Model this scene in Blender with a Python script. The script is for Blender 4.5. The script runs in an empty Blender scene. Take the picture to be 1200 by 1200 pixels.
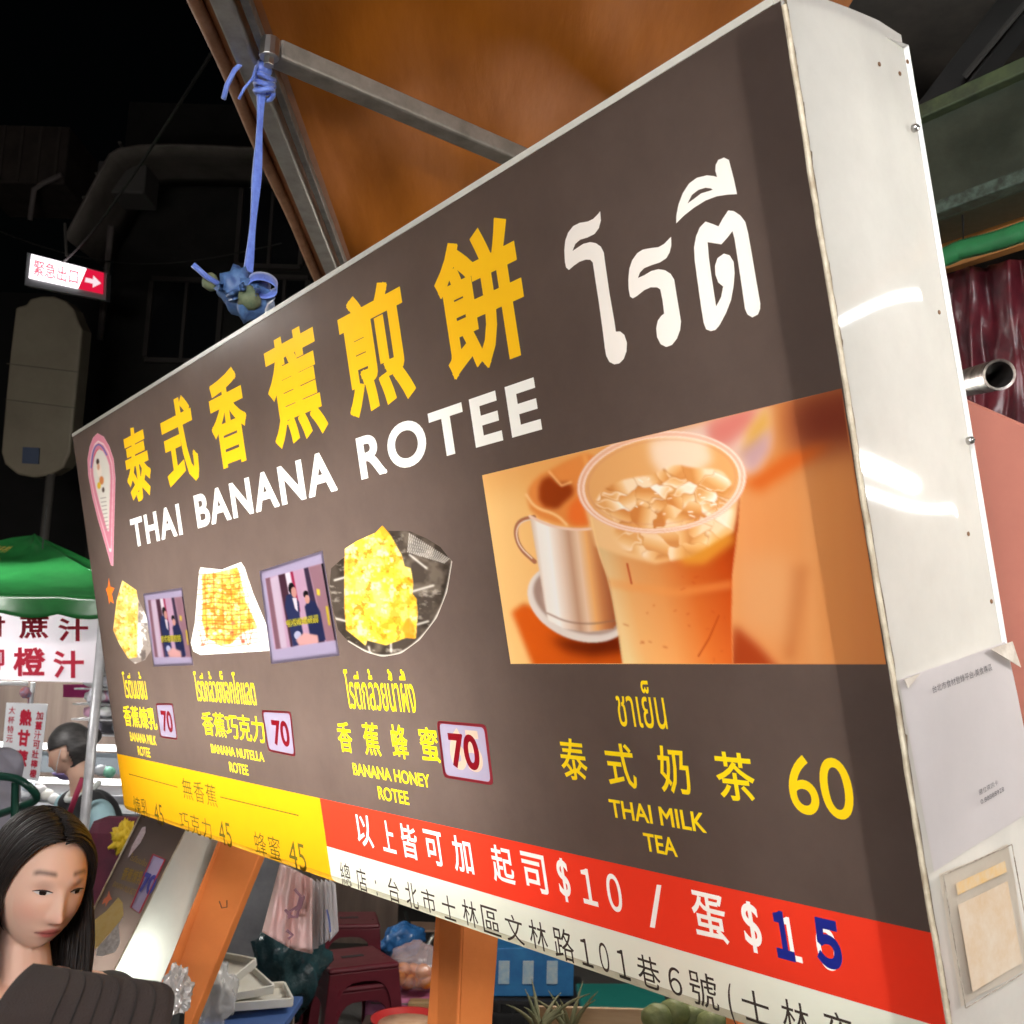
import bpy, bmesh, math, random
import numpy as np
from mathutils import Vector, Matrix, noise
from mathutils.geometry import delaunay_2d_cdt
random.seed(7); np.random.seed(7)
SC = bpy.context.scene
COL = SC.collection
R = math.radians

# ------------------------------------------------------------------ camera
F = 1200.0
UPC = Vector((200, 7067, -1200)).normalized()          # gravity-up in camera axes
FWC = Vector((0, 0, -1)); FWC = (FWC - UPC * FWC.dot(UPC)).normalized()
RTC = FWC.cross(UPC)
M3 = Matrix((RTC, FWC, UPC))                            # camera axes -> world axes
CAM = Vector((0, 0, 1.6))
cd = bpy.data.cameras.new('camera'); cam = bpy.data.objects.new('camera', cd); COL.objects.link(cam)
cam.matrix_world = Matrix.Translation(CAM) @ M3.to_4x4()
cd.sensor_width = 36; cd.lens = 36; cd.clip_start = 0.02; cd.clip_end = 500
cd.dof.use_dof = True; cd.dof.focus_distance = 1.25; cd.dof.aperture_fstop = 16
SC.camera = cam

# ------------------------------------------------------------------ world, moon-weak sun, exposure
wd = bpy.data.worlds.new('World'); SC.world = wd; wd.use_nodes = True
nt = wd.node_tree; bg = nt.nodes['Background']
sky = nt.nodes.new('ShaderNodeTexSky'); sky.sky_type = 'NISHITA'; sky.sun_disc = False
sky.sun_elevation = R(2); sky.sun_rotation = R(140)
nt.links.new(sky.outputs[0], bg.inputs[0]); bg.inputs[1].default_value = 0.0006
sd = bpy.data.lights.new('moon', 'SUN'); sd.energy = 0.01; sd.angle = R(0.5); sd.color = (1, .95, .85)
so = bpy.data.objects.new('moon', sd); COL.objects.link(so); so.rotation_euler = (R(50), 0, R(-40))
SC.view_settings.view_transform = 'Standard'; SC.view_settings.look = 'None'
SC.view_settings.exposure = 0; SC.view_settings.gamma = 1
SC.cycles.max_bounces = 8; SC.cycles.transparent_max_bounces = 12
SC.cycles.sample_clamp_indirect = 4
SC.cycles.use_denoising = True
SC.cycles.caustics_reflective = False; SC.cycles.caustics_refractive = False

# ------------------------------------------------------------------ rays
def ray(px, py): return M3 @ Vector(((px - 600) / F, (600 - py) / F, -1))
def P(px, py, d): return CAM + ray(px, py) * d
def onplane(px, py, o, n):
    r = ray(px, py); return CAM + r * ((o - CAM).dot(n) / r.dot(n))
def onz(px, py, z):
    r = ray(px, py); return CAM + r * ((z - CAM.z) / r.z)
def project(w):
    c = M3.transposed() @ (w - CAM); return 600 + F * c.x / -c.z, 600 - F * c.y / -c.z

# ------------------------------------------------------------------ colours and materials
def lin1(c):
    c = c / 255.0
    return c / 12.92 if c <= 0.04045 else ((c + 0.055) / 1.055) ** 2.4
def lin(r, g, b): return (lin1(r), lin1(g), lin1(b))
MATS = {}
def newmat(name):
    m = bpy.data.materials.new(name); m.use_nodes = True
    t = m.node_tree; t.nodes.clear()
    out = t.nodes.new('ShaderNodeOutputMaterial')
    return m, t, out
def N(t, typ, **kw):
    n = t.nodes.new(typ)
    for k, v in kw.items(): setattr(n, k, v)
    return n
def pmat(name, col, rough=.6, metal=0, col2=None, scale=8, bump=0, bscale=None, amt=.5, spec=.5, trans=0, alpha=1, sss=0, stretch=None, ior=1.45, sheen=0):
    if name in MATS: return MATS[name]
    m, t, out = newmat(name)
    p = N(t, 'ShaderNodeBsdfPrincipled'); t.links.new(p.outputs[0], out.inputs[0])
    p.inputs['Base Color'].default_value = (*col, 1); p.inputs['Roughness'].default_value = rough
    p.inputs['Metallic'].default_value = metal; p.inputs['Specular IOR Level'].default_value = spec
    p.inputs['Transmission Weight'].default_value = trans; p.inputs['Alpha'].default_value = alpha
    p.inputs['IOR'].default_value = ior
    if sheen: p.inputs['Sheen Weight'].default_value = sheen
    if sss:
        p.inputs['Subsurface Weight'].default_value = sss
        p.inputs['Subsurface Radius'].default_value = (.012, .005, .003); p.inputs['Subsurface Scale'].default_value = 1
    tc = N(t, 'ShaderNodeTexCoord'); mp = N(t, 'ShaderNodeMapping'); t.links.new(tc.outputs['Object'], mp.inputs[0])
    if stretch: mp.inputs['Scale'].default_value = stretch
    if col2 is not None:
        nz = N(t, 'ShaderNodeTexNoise'); nz.inputs['Scale'].default_value = scale; nz.inputs['Detail'].default_value = 8
        nz.inputs['Roughness'].default_value = .65
        t.links.new(mp.outputs[0], nz.inputs['Vector'])
        rp = N(t, 'ShaderNodeValToRGB'); rp.color_ramp.elements[0].position = .5 - amt / 2 * .6; rp.color_ramp.elements[1].position = .5 + amt / 2 * .6
        rp.color_ramp.elements[0].color = (*col, 1); rp.color_ramp.elements[1].color = (*col2, 1)
        t.links.new(nz.outputs[0], rp.inputs[0]); t.links.new(rp.outputs[0], p.inputs['Base Color'])
        mr = N(t, 'ShaderNodeMapRange'); mr.inputs[3].default_value = max(.03, rough - .12); mr.inputs[4].default_value = min(1, rough + .12)
        t.links.new(nz.outputs[0], mr.inputs[0]); t.links.new(mr.outputs[0], p.inputs['Roughness'])
    if bump:
        nb = N(t, 'ShaderNodeTexNoise'); nb.inputs['Scale'].default_value = bscale or scale * 4; nb.inputs['Detail'].default_value = 6
        t.links.new(mp.outputs[0], nb.inputs['Vector'])
        bp = N(t, 'ShaderNodeBump'); bp.inputs['Strength'].default_value = bump; bp.inputs['Distance'].default_value = .01
        t.links.new(nb.outputs[0], bp.inputs['Height']); t.links.new(bp.outputs[0], p.inputs['Normal'])
    MATS[name] = m; return m
def emat(name, col, strength):
    if name in MATS: return MATS[name]
    m, t, out = newmat(name)
    e = N(t, 'ShaderNodeEmission'); e.inputs[0].default_value = (*col, 1); e.inputs[1].default_value = strength
    t.links.new(e.outputs[0], out.inputs[0]); MATS[name] = m; return m
def vinyl(name, col=None, trans=.62, gloss=.05, rough=.3, dirt=0.0, wave=0.0):
    """printed backlit film: scatters light from both sides; col None = colour attribute of the print"""
    if name in MATS: return MATS[name]
    m, t, out = newmat(name)
    d = N(t, 'ShaderNodeBsdfDiffuse'); tr = N(t, 'ShaderNodeBsdfTranslucent'); mx = N(t, 'ShaderNodeMixShader'); mx.inputs[0].default_value = trans
    g = N(t, 'ShaderNodeBsdfGlossy'); g.inputs['Roughness'].default_value = rough; g.inputs[0].default_value = (1, 1, 1, 1)
    lw = N(t, 'ShaderNodeLayerWeight'); lw.inputs[0].default_value = .5
    pw = N(t, 'ShaderNodeMath', operation='POWER'); pw.inputs[1].default_value = 5; t.links.new(lw.outputs['Facing'], pw.inputs[0])
    mm = N(t, 'ShaderNodeMath', operation='MULTIPLY_ADD'); mm.inputs[1].default_value = .12; mm.inputs[2].default_value = gloss
    mx2 = N(t, 'ShaderNodeMixShader')
    t.links.new(pw.outputs[0], mm.inputs[0]); t.links.new(mm.outputs[0], mx2.inputs[0])
    t.links.new(d.outputs[0], mx.inputs[1]); t.links.new(tr.outputs[0], mx.inputs[2])
    t.links.new(mx.outputs[0], mx2.inputs[1]); t.links.new(g.outputs[0], mx2.inputs[2]); t.links.new(mx2.outputs[0], out.inputs[0])
    if col is None:
        a = N(t, 'ShaderNodeVertexColor'); a.layer_name = 'print'; src = a.outputs[0]
    else:
        a = N(t, 'ShaderNodeRGB'); a.outputs[0].default_value = (*col, 1); src = a.outputs[0]
    tc = N(t, 'ShaderNodeTexCoord')
    if dirt:
        nz = N(t, 'ShaderNodeTexNoise'); nz.inputs['Scale'].default_value = 9; nz.inputs['Detail'].default_value = 9; nz.inputs['Roughness'].default_value = .7
        t.links.new(tc.outputs['Object'], nz.inputs['Vector'])
        mr = N(t, 'ShaderNodeMapRange'); mr.inputs[1].default_value = .3; mr.inputs[2].default_value = .75; mr.inputs[3].default_value = 1; mr.inputs[4].default_value = 1 - dirt
        t.links.new(nz.outputs[0], mr.inputs[0])
        mc = N(t, 'ShaderNodeMixRGB', blend_type='MULTIPLY'); mc.inputs[0].default_value = 1
        t.links.new(src, mc.inputs[1]); t.links.new(mr.outputs[0], mc.inputs[2]); src = mc.outputs[0]
    t.links.new(src, d.inputs[0]); t.links.new(src, tr.inputs[0])
    if wave:
        nb = N(t, 'ShaderNodeTexNoise'); nb.inputs['Scale'].default_value = 3.0; nb.inputs['Detail'].default_value = 3
        t.links.new(tc.outputs['Object'], nb.inputs['Vector'])
        bp = N(t, 'ShaderNodeBump'); bp.inputs['Strength'].default_value = wave; bp.inputs['Distance'].default_value = .02
        t.links.new(nb.outputs[0], bp.inputs['Height']); t.links.new(bp.outputs[0], g.inputs['Normal'])
    MATS[name] = m; return m
def cmat(name, rough=.6, sss=0, spec=.4, bump=0, bscale=200):
    """principled driven by the mesh's own colour attribute (skin / lips, fruit skins ...)"""
    if name in MATS: return MATS[name]
    m = pmat(name, (1, 1, 1), rough, spec=spec, sss=sss, bump=bump, bscale=bscale)
    t = m.node_tree; a = N(t, 'ShaderNodeVertexColor'); a.layer_name = 'print'
    p = [n for n in t.nodes if n.type == 'BSDF_PRINCIPLED'][0]; t.links.new(a.outputs[0], p.inputs['Base Color'])
    return m
def glassy(name, col, fac=.35, rough=.15):
    """thin clear plastic film: mostly see-through with sheen"""
    if name in MATS: return MATS[name]
    m, t, out = newmat(name)
    tr = N(t, 'ShaderNodeBsdfTransparent'); p = N(t, 'ShaderNodeBsdfPrincipled'); mx = N(t, 'ShaderNodeMixShader')
    p.inputs['Base Color'].default_value = (*col, 1); p.inputs['Roughness'].default_value = rough; p.inputs['Specular IOR Level'].default_value = .9
    mx.inputs[0].default_value = fac
    t.links.new(tr.outputs[0], mx.inputs[1]); t.links.new(p.outputs[0], mx.inputs[2]); t.links.new(mx.outputs[0], out.inputs[0])
    MATS[name] = m; return m

# ------------------------------------------------------------------ object helpers
def thing(name, label, cat, loc=(0, 0, 0), group=None):
    o = bpy.data.objects.new(name, None); COL.objects.link(o); o.location = loc; o.empty_display_size = .05
    o['label'] = label; o['category'] = cat
    if group: o['group'] = group
    return o
def tag(o, label, cat, group=None):
    o['label'] = label; o['category'] = cat
    if group: o['group'] = group
    return o
def wloc(o):
    return Vector(o.location) if o.type == 'EMPTY' else Vector((0, 0, 0))
def link(name, me, mat, parent=None, label=None, origin=None):
    o = bpy.data.objects.new(name, me); COL.objects.link(o)
    for m in (mat if isinstance(mat, (list, tuple)) else [mat]): me.materials.append(m)
    if parent:
        o.parent = parent
        # every parent is an un-rotated empty or an origin-placed mesh, so a plain offset puts the child at its world place
        o.matrix_parent_inverse = Matrix.Translation(-wloc(parent))
    if label: o['label'] = label
    return o
class MB:
    def __init__(s): s.v = []; s.f = []; s.mi = []; s.cur = 0
    def add(s, vs, fs):
        b = len(s.v); s.v += [Vector(v) for v in vs]
        for f in fs: s.f.append([i + b for i in f]); s.mi.append(s.cur)
        return s
    def box(s, c, sx, sy, sz, ax=None):
        c = Vector(c); X, Y, Z = ax if ax else (Vector((1, 0, 0)), Vector((0, 1, 0)), Vector((0, 0, 1)))
        vs = [c + X * (sx / 2 * i) + Y * (sy / 2 * j) + Z * (sz / 2 * k) for i in (-1, 1) for j in (-1, 1) for k in (-1, 1)]
        return s.add(vs, [(0, 1, 3, 2), (4, 6, 7, 5), (0, 4, 5, 1), (2, 3, 7, 6), (0, 2, 6, 4), (1, 5, 7, 3)])
    def bar(s, a, b, w, h, up=(0, 0, 1)):
        a = Vector(a); b = Vector(b); d = (b - a); L = d.length; d.normalize()
        x = d.cross(Vector(up)).normalized(); y = x.cross(d)
        return s.box((a + b) / 2, L, w, h, (d, x, y))
    def tube(s, pts, r, n=8, cap=True):
        pts = [Vector(p) for p in pts]; rs = r if isinstance(r, (list, tuple)) else [r] * len(pts)
        b = len(s.v); ref = None; rings = []
        for i, p in enumerate(pts):
            d = (pts[min(i + 1, len(pts) - 1)] - pts[max(i - 1, 0)]).normalized()
            if ref is None: ref = d.orthogonal().normalized()
            ref = (ref - d * ref.dot(d))
            ref = ref.normalized() if ref.length > 1e-6 else d.orthogonal().normalized()
            y = d.cross(ref)
            rings.append([p + (ref * math.cos(2 * math.pi * k / n) + y * math.sin(2 * math.pi * k / n)) * rs[i] for k in range(n)])
        vs = [q for g in rings for q in g]; fs = []
        for i in range(len(pts) - 1):
            for k in range(n):
                k2 = (k + 1) % n; fs.append((i * n + k, i * n + k2, (i + 1) * n + k2, (i + 1) * n + k))
        if cap: fs += [tuple(range(n - 1, -1, -1)), tuple(range((len(pts) - 1) * n, len(pts) * n))]
        return s.add(vs, fs)
    def ball(s, c, r, sub=2, ax=None, fn=None):
        bm = bmesh.new(); bmesh.ops.create_icosphere(bm, subdivisions=sub, radius=1)
        r = (r, r, r) if not hasattr(r, '__len__') else r
        X, Y, Z = ax if ax else (Vector((1, 0, 0)), Vector((0, 1, 0)), Vector((0, 0, 1)))
        bm.verts.ensure_lookup_table(); vs = []
        for v in bm.verts:
            q = v.co * (fn(v.co) if fn else 1); vs.append(Vector(c) + X * q.x * r[0] + Y * q.y * r[1] + Z * q.z * r[2])
        fs = [tuple(x.index for x in f.verts) for f in bm.faces]; bm.free()
        return s.add(vs, fs)
    def lathe(s, prof, n, mat4):
        vs = []; fs = []
        for (r, z) in prof:
            for k in range(n):
                a = 2 * math.pi * k / n; vs.append(mat4 @ Vector((r * math.cos(a), r * math.sin(a), z)))
        for i in range(len(prof) - 1):
            for k in range(n):
                k2 = (k + 1) % n; fs.append((i * n + k, i * n + k2, (i + 1) * n + k2, (i + 1) * n + k))
        return s.add(vs, fs)
    def grid(s, fn, nu, nv):
        vs = [fn(i / nu, j / nv) for j in range(nv + 1) for i in range(nu + 1)]
        fs = [(j * (nu + 1) + i, j * (nu + 1) + i + 1, (j + 1) * (nu + 1) + i + 1, (j + 1) * (nu + 1) + i) for j in range(nv) for i in range(nu)]
        return s.add(vs, fs)
    def prism(s, pts, off):
        """a polygon outline swept by the vector off into a solid"""
        pts = [Vector(p) for p in pts]; off = Vector(off); n = len(pts)
        vs = pts + [p + off for p in pts]
        fs = [tuple(range(n)), tuple(range(2 * n - 1, n - 1, -1))] + [(i, i + n, (i + 1) % n + n, (i + 1) % n) for i in range(n)]
        return s.add(vs, fs)
    def mesh(s, name, smooth=False):
        me = bpy.data.meshes.new(name); me.from_pydata([tuple(v) for v in s.v], [], s.f); me.update()
        bm = bmesh.new(); bm.from_mesh(me); bmesh.ops.recalc_face_normals(bm, faces=bm.faces); bm.to_mesh(me); bm.free()
        if smooth: me.polygons.foreach_set('use_smooth', [True] * len(me.polygons))
        return me
    def build(s, name, mat, parent=None, smooth=False, label=None, bevel=0, solid=0, sub=0, auto=None):
        me = s.mesh(name, smooth or auto is not None)
        o = link(name, me, mat, parent, label)
        if len(me.materials) > 1: me.polygons.foreach_set('material_index', s.mi)
        if auto is not None:
            me.set_sharp_from_angle(angle=R(auto))
        if solid: md = o.modifiers.new('solid', 'SOLIDIFY'); md.thickness = solid; md.offset = 0
        if bevel: md = o.modifiers.new('bevel', 'BEVEL'); md.width = bevel; md.segments = 2; md.limit_method = 'ANGLE'; md.angle_limit = R(40)
        if sub: md = o.modifiers.new('sub', 'SUBSURF'); md.levels = sub; md.render_levels = sub
        return o
def struct(o): o['kind'] = 'structure'; return o
def setcol(me, cols):
    a = me.color_attributes.new('print', 'FLOAT_COLOR', 'POINT')
    c = np.ones((len(me.vertices), 4), np.float32); c[:, :3] = cols; a.data.foreach_set('color', c.ravel())

# ------------------------------------------------------------------ lettering outlines from Blender's own built-in font
GC = {}
def embolden(vs, es, off):
    """thicken an outline: add a mitred strip along every edge, wound like the outer loops"""
    area = sum(vs[i][0] * vs[j][1] - vs[j][0] * vs[i][1] for i, j in es); prv = {j: i for i, j in es}; nxt = {i: j for i, j in es}
    V2 = [tuple(v) for v in vs]; E2 = list(es)
    def turn(a, b, c):
        d1 = vs[b] - vs[a]; d2 = vs[c] - vs[b]; x = d1[0] * d2[1] - d1[1] * d2[0]; return abs(math.atan2(x, float(d1 @ d2)))
    for i, j in es:
        d = vs[j] - vs[i]; L = math.hypot(*d)
        if L < 1e-7: continue
        d = d / L; n = np.array([-d[1], d[0]]) * off
        ea = off * min(1.15, math.tan(min(1.5, turn(prv[i], i, j)) / 2)); eb = off * min(1.15, math.tan(min(1.5, turn(i, j, nxt[j])) / 2))
        q = [vs[i] - d * ea + n, vs[i] - d * ea - n, vs[j] + d * eb - n, vs[j] + d * eb + n]
        if area < 0: q = q[::-1]
        b = len(V2); V2 += [tuple(p) for p in q]; E2 += [(b, b + 1), (b + 1, b + 2), (b + 2, b + 3), (b + 3, b)]
    return np.array(V2), E2
def glyph(s, bold=0.0, sp=1.0, res=3):
    """outline of a string in a unit box (y up): vertices and directed edges"""
    k = (s, bold, sp)
    if k in GC: return GC[k]
    c = bpy.data.curves.new('t', 'FONT'); c.body = s; c.dimensions = '2D'; c.resolution_u = res if ord(s[0]) > 900 and ord(s[0]) < 60000 else 7; c.space_character = sp; c.fill_mode = 'NONE'
    o = bpy.data.objects.new('t', c); COL.objects.link(o); bpy.context.view_layer.update()
    me = o.to_mesh(); vs = np.array([(v.co.x, v.co.y) for v in me.vertices]); es = []
    for e in me.edges:
        i, j = sorted(e.vertices); es.append((i, j) if j == i + 1 else (j, i))
    o.to_mesh_clear(); bpy.data.objects.remove(o); bpy.data.curves.remove(c)
    if bold: vs, es = embolden(vs, es, bold)
    lo = vs.min(0); hi = vs.max(0); vs = (vs - lo) / np.maximum(hi - lo, 1e-6)
    GC[k] = (vs, es); return GC[k]
def loop_edges(n): return [(i, (i + 1) % n) for i in range(n)]
def planar(layers):
    """one flat map out of overlapping printed layers: triangulate all outlines together, then give each triangle to the topmost layer that covers it (non-zero winding)"""
    vs = []; es = []; out = []
    for key, v, ed in layers:
        b = len(vs); vs += [Vector((float(x), float(y))) for x, y in v]; out.append((np.asarray(v, float), ed)); es += [(i + b, j + b) for i, j in ed]
    ov, _, of, *_r = delaunay_2d_cdt(vs, es, [], 0, 1e-7)
    c = np.array([[sum(ov[i][k] for i in f) / len(f) for k in (0, 1)] for f in of]); top = np.full(len(of), -1)
    for L, (v, ed) in enumerate(out):
        lo, hi = v.min(0), v.max(0); idx = np.where((c >= lo).all(1) & (c <= hi).all(1))[0]
        if not len(idx): continue
        x, y = c[idx, 0], c[idx, 1]; wn = np.zeros(len(idx), int)
        for i, j in ed:
            (xa, ya), (xb, yb) = v[i], v[j]
            if ya != yb: wn += np.where(((ya > y) != (yb > y)) & (x < xa + (y - ya) * (xb - xa) / (yb - ya)), 1 if yb > ya else -1, 0)
        top[idx[wn != 0]] = L
    grp = {}
    for f, t_ in zip(of, top):
        if t_ >= 0: grp.setdefault(layers[t_][0], []).append(f)
    return ov, grp
TC = {}
def glyph_tris(s, bold=0.0, sp=1.0):
    k = (s, bold, sp)
    if k not in TC:
        vs, es = glyph(s, bold, sp); ov, g = planar([('t', vs, es)]); TC[k] = (np.array([(p.x, p.y) for p in ov]), [tuple(f) for f in g['t']])
    return TC[k]
def quadmap(q, vs):
    """unit box (y up) -> bilinear quad TL,TR,BR,BL (arrays of any dimension)"""
    tl, tr, br, bl = [np.array(p, float) for p in q]; x = vs[:, :1]; y = vs[:, 1:2]
    return (bl * (1 - x) + br * x) * (1 - y) + (tl * (1 - x) + tr * x) * y
def text_on(name, s, q, mat, parent, bold=.0, sp=1, lift=.001, n=None):
    q = [Vector(p) for p in q]
    n = n or (q[1] - q[0]).cross(q[0] - q[3]).normalized()
    vs, fs = glyph_tris(s, bold, sp); w = quadmap([p + n * lift for p in q], vs)
    me = bpy.data.meshes.new(name); me.from_pydata(w.tolist(), [], fs); return link(name, me, mat, parent)
def subq(q, x0, y0, x1, y1):
    """sub rectangle of a quad, fractions, y measured down from the top"""
    v = quadmap(q, np.array([(x0, 1 - y0), (x1, 1 - y0), (x1, 1 - y1), (x0, 1 - y1)])); return [Vector(p) for p in v]

# ------------------------------------------------------------------ a little numpy painter for the printed photographs
def chaikin(p, closed=False):
    o = [] if closed else [p[0]]
    for i in range(len(p) if closed else len(p) - 1):
        a, b = p[i], p[(i + 1) % len(p)]; o += [(a[0] * .75 + b[0] * .25, a[1] * .75 + b[1] * .25), (a[0] * .25 + b[0] * .75, a[1] * .25 + b[1] * .75)]
    return o if closed else o + [p[-1]]
class Paint:
    def __init__(s, x0, y0, x1, y1, k=1.5, base=(128, 128, 128)):
        s.x0, s.y0, s.k = x0, y0, k; s.w = int((x1 - x0) * k); s.h = int((y1 - y0) * k)
        s.X, s.Y = np.meshgrid(x0 + (np.arange(s.w) + .5) / k, y0 + (np.arange(s.h) + .5) / k)
        s.a = np.ones((s.h, s.w, 3)) * np.array(base, float)
    def blur(s, m, r):
        r *= s.k
        if r < .35: return m
        n = int(3 * r) + 1; g = np.exp(-.5 * (np.arange(-n, n + 1) / r) ** 2); g /= g.sum()
        p = np.pad(m, ((n, n), (n, n)), 'edge')
        p = np.apply_along_axis(lambda q: np.convolve(q, g, 'valid'), 0, p)
        return np.apply_along_axis(lambda q: np.convolve(q, g, 'valid'), 1, p)
    def mask(s, pts):
        m = np.zeros((s.h, s.w), bool); n = len(pts)
        for i in range(n):
            (xa, ya), (xb, yb) = pts[i], pts[(i + 1) % n]
            if ya == yb: continue
            c = (ya > s.Y) != (yb > s.Y); xx = xa + (s.Y - ya) * (xb - xa) / (yb - ya); m ^= c & (s.X < xx)
        return m.astype(float)
    def put(s, m, col, al=1):
        c = col(s.X, s.Y) if callable(col) else np.array(col, float)
        m = (m * al)[..., None]; s.a = s.a * (1 - m) + c * m
    def poly(s, pts, col, blur=.5, al=1, noise_=None):
        m = s.blur(s.mask(pts), blur)
        s.put(m, col, al); return m
    def ell(s, cx, cy, rx, ry, col, rot=0, blur=.6, al=1, ring=None):
        c, d = math.cos(R(rot)), math.sin(R(rot)); x = (s.X - cx) * c + (s.Y - cy) * d; y = -(s.X - cx) * d + (s.Y - cy) * c
        q = np.sqrt((x / rx) ** 2 + (y / ry) ** 2); 
        m = (q < 1) if ring is None else (np.abs(q - 1) < ring)
        m = s.blur(m.astype(float), blur); s.put(m, col, al); return m
    def line(s, pts, w, col, blur=.4, al=1):
        if 3 < len(pts) < 12: pts = chaikin(chaikin(pts))
        d = np.full((s.h, s.w), 1e9)
        for (xa, ya), (xb, yb) in zip(pts[:-1], pts[1:]):
            L = (xb - xa) ** 2 + (yb - ya) ** 2 + 1e-9; t = np.clip(((s.X - xa) * (xb - xa) + (s.Y - ya) * (yb - ya)) / L, 0, 1)
            d = np.minimum(d, np.hypot(s.X - xa - t * (xb - xa), s.Y - ya - t * (yb - ya)))
        s.put(s.blur(np.clip((w / 2 - d) * s.k + .5, 0, 1), blur), col, al)
    def mottle(s, m, col, scale, thr=.5, al=.8, seed=0, ax=1, ay=1):
        rs = np.random.RandomState(seed); f = np.zeros((s.h, s.w)); am = 1; tot = 0
        for o in range(4):
            sc = scale / 2 ** o; gw = int(s.w / s.k / sc * ax) + 3; gh = int(s.h / s.k / sc * ay) + 3; g = rs.rand(gh, gw)
            u = (s.X - s.x0) / sc * ax; v = (s.Y - s.y0) / sc * ay; i = np.clip(u.astype(int), 0, gw - 2); j = np.clip(v.astype(int), 0, gh - 2); fu = u - i; fv = v - j
            fu = fu * fu * (3 - 2 * fu); fv = fv * fv * (3 - 2 * fv)
            f += am * ((g[j, i] * (1 - fu) + g[j, i + 1] * fu) * (1 - fv) + (g[j + 1, i] * (1 - fu) + g[j + 1, i + 1] * fu) * fv); tot += am; am *= .55
        f /= tot; s.put(np.clip((f - thr) * 7 + .5, 0, 1) * m, col, al)
    def sample(s, x, y):
        u = np.clip((x - s.x0) * s.k - .5, 0, s.w - 1.01); v = np.clip((y - s.y0) * s.k - .5, 0, s.h - 1.01)
        i = u.astype(int); j = v.astype(int); fu = (u - i)[:, None]; fv = (v - j)[:, None]
        c = (s.a[j, i] * (1 - fu) + s.a[j, i + 1] * fu) * (1 - fv) + (s.a[j + 1, i] * (1 - fu) + s.a[j + 1, i + 1] * fu) * fv
        c = np.clip(c, 0, 255) / 255; return np.where(c <= .04045, c / 12.92, ((c + .055) / 1.055) ** 2.4) * .84
def ramp(*st):
    """colour stops (t, rgb) -> function of t array"""
    ts = [a for a, _ in st]; cs = np.array([c for _, c in st], float)
    return lambda t: np.stack([np.interp(t, ts, cs[:, k]) for k in range(3)], -1)

# ================================================================== THE SETTING: ground
GX, GY = 60, 60
def ground_fn(u, v): return Vector((-GX + 2 * GX * u, -20 + 2 * GY * v, 0))
mb = MB(); mb.grid(ground_fn, 40, 40)
struct(mb.build('ground', pmat('asphalt', (.045, .042, .04), .8, col2=(.085, .08, .074), scale=2.2, bump=.35, bscale=60, amt=.8)))

# ================================================================== THE LIGHTBOX SIGN
hC = Vector((-945, -177, -1200)).normalized(); sC = Vector((-6553, 43100, -1200)).normalized()
U = (M3 @ -hC).normalized(); V = M3 @ sC; V = (V - U * V.dot(U)).normalized(); NN = U.cross(V)
S0 = P(1010, 600, .8); O0 = onplane(85, 512, S0, NN)
def uv(px, py):
    w = onplane(px, py, O0, NN) - O0; return w.dot(U), w.dot(V)
def SP(u, v, n=0): return O0 + U * u + V * v + NN * n
uR = uv(984, 430)[0]; vB = uv(388, 1040)[1]; vLip = vB + .02
DEP = .0
_c = onplane(1125, 418, SP(uR, 0), U); DEP = -( _c - O0).dot(NN)            # depth of the box, from the far edge of its end cap
sign = thing('lightbox_sign', 'long glowing brown lightbox sign with yellow title lettering and an iced tea photo', 'lightbox sign', SP(uR / 2, vB, -DEP / 2))

# ---- planar map of everything printed on the face: each layer is (part key, vertices, faces); the topmost wins
LAY = []
TUBE_E = 38
def L_poly(key, px):                                                       # polygon traced on the photograph, carried onto the face plane
    LAY.append((key, np.array([uv(*p) for p in px]), loop_edges(len(px))))
def L_uv(key, pts): LAY.append((key, np.array(pts, float), loop_edges(len(pts))))
def L_text(key, s, a, b, bold=0.0, sp=1.0, res=3):
    (ua, va), (ub, vb) = uv(*a), uv(*b); vs, fs = glyph(s, bold, sp, res)
    if key in SPLIT: key += '#%d' % len(LAY)
    LAY.append((key, np.column_stack((ua + vs[:, 0] * (ub - ua), vb + vs[:, 1] * (va - vb))), fs))
SPLIT = ('title_character', 'english_word', 'dish_text', 'topping_character', 'address_character', 'band_text')
ONTO = {'topping_character': 'red_band', 'address_character': 'white_band', 'band_text': 'yellow_band'}
def L_line(key, a, b, w):
    pa = Vector(uv(*a)); pb = Vector(uv(*b)); d = (pb - pa).normalized(); n = Vector((-d.y, d.x)) * w / 2
    L_uv(key + '#line%d' % len(LAY), [pa + n, pb + n, pb - n, pa - n])
def zz(x0, y0, k, pts): return [(x0 + x / k, y0 + y / k) for x, y in pts]

vY = uv(250, 908)[1]; uY = uv(382, 985)[0]; vRd = uv(700, 1085)[1]
vRt = vY
L_uv('face_panel', [(0, 0), (uR, 0), (uR, vLip), (0, vLip)])
L_uv('yellow_band', [(0, vY), (uY, vY), (uY, vLip), (0, vLip)])
L_uv('red_band', [(uY, vY), (uR, vY), (uR, vRd), (uY, vRd)])
L_uv('white_band', [(uY, vRd), (uR, vRd), (uR, vLip), (uY, vLip)])
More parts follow.
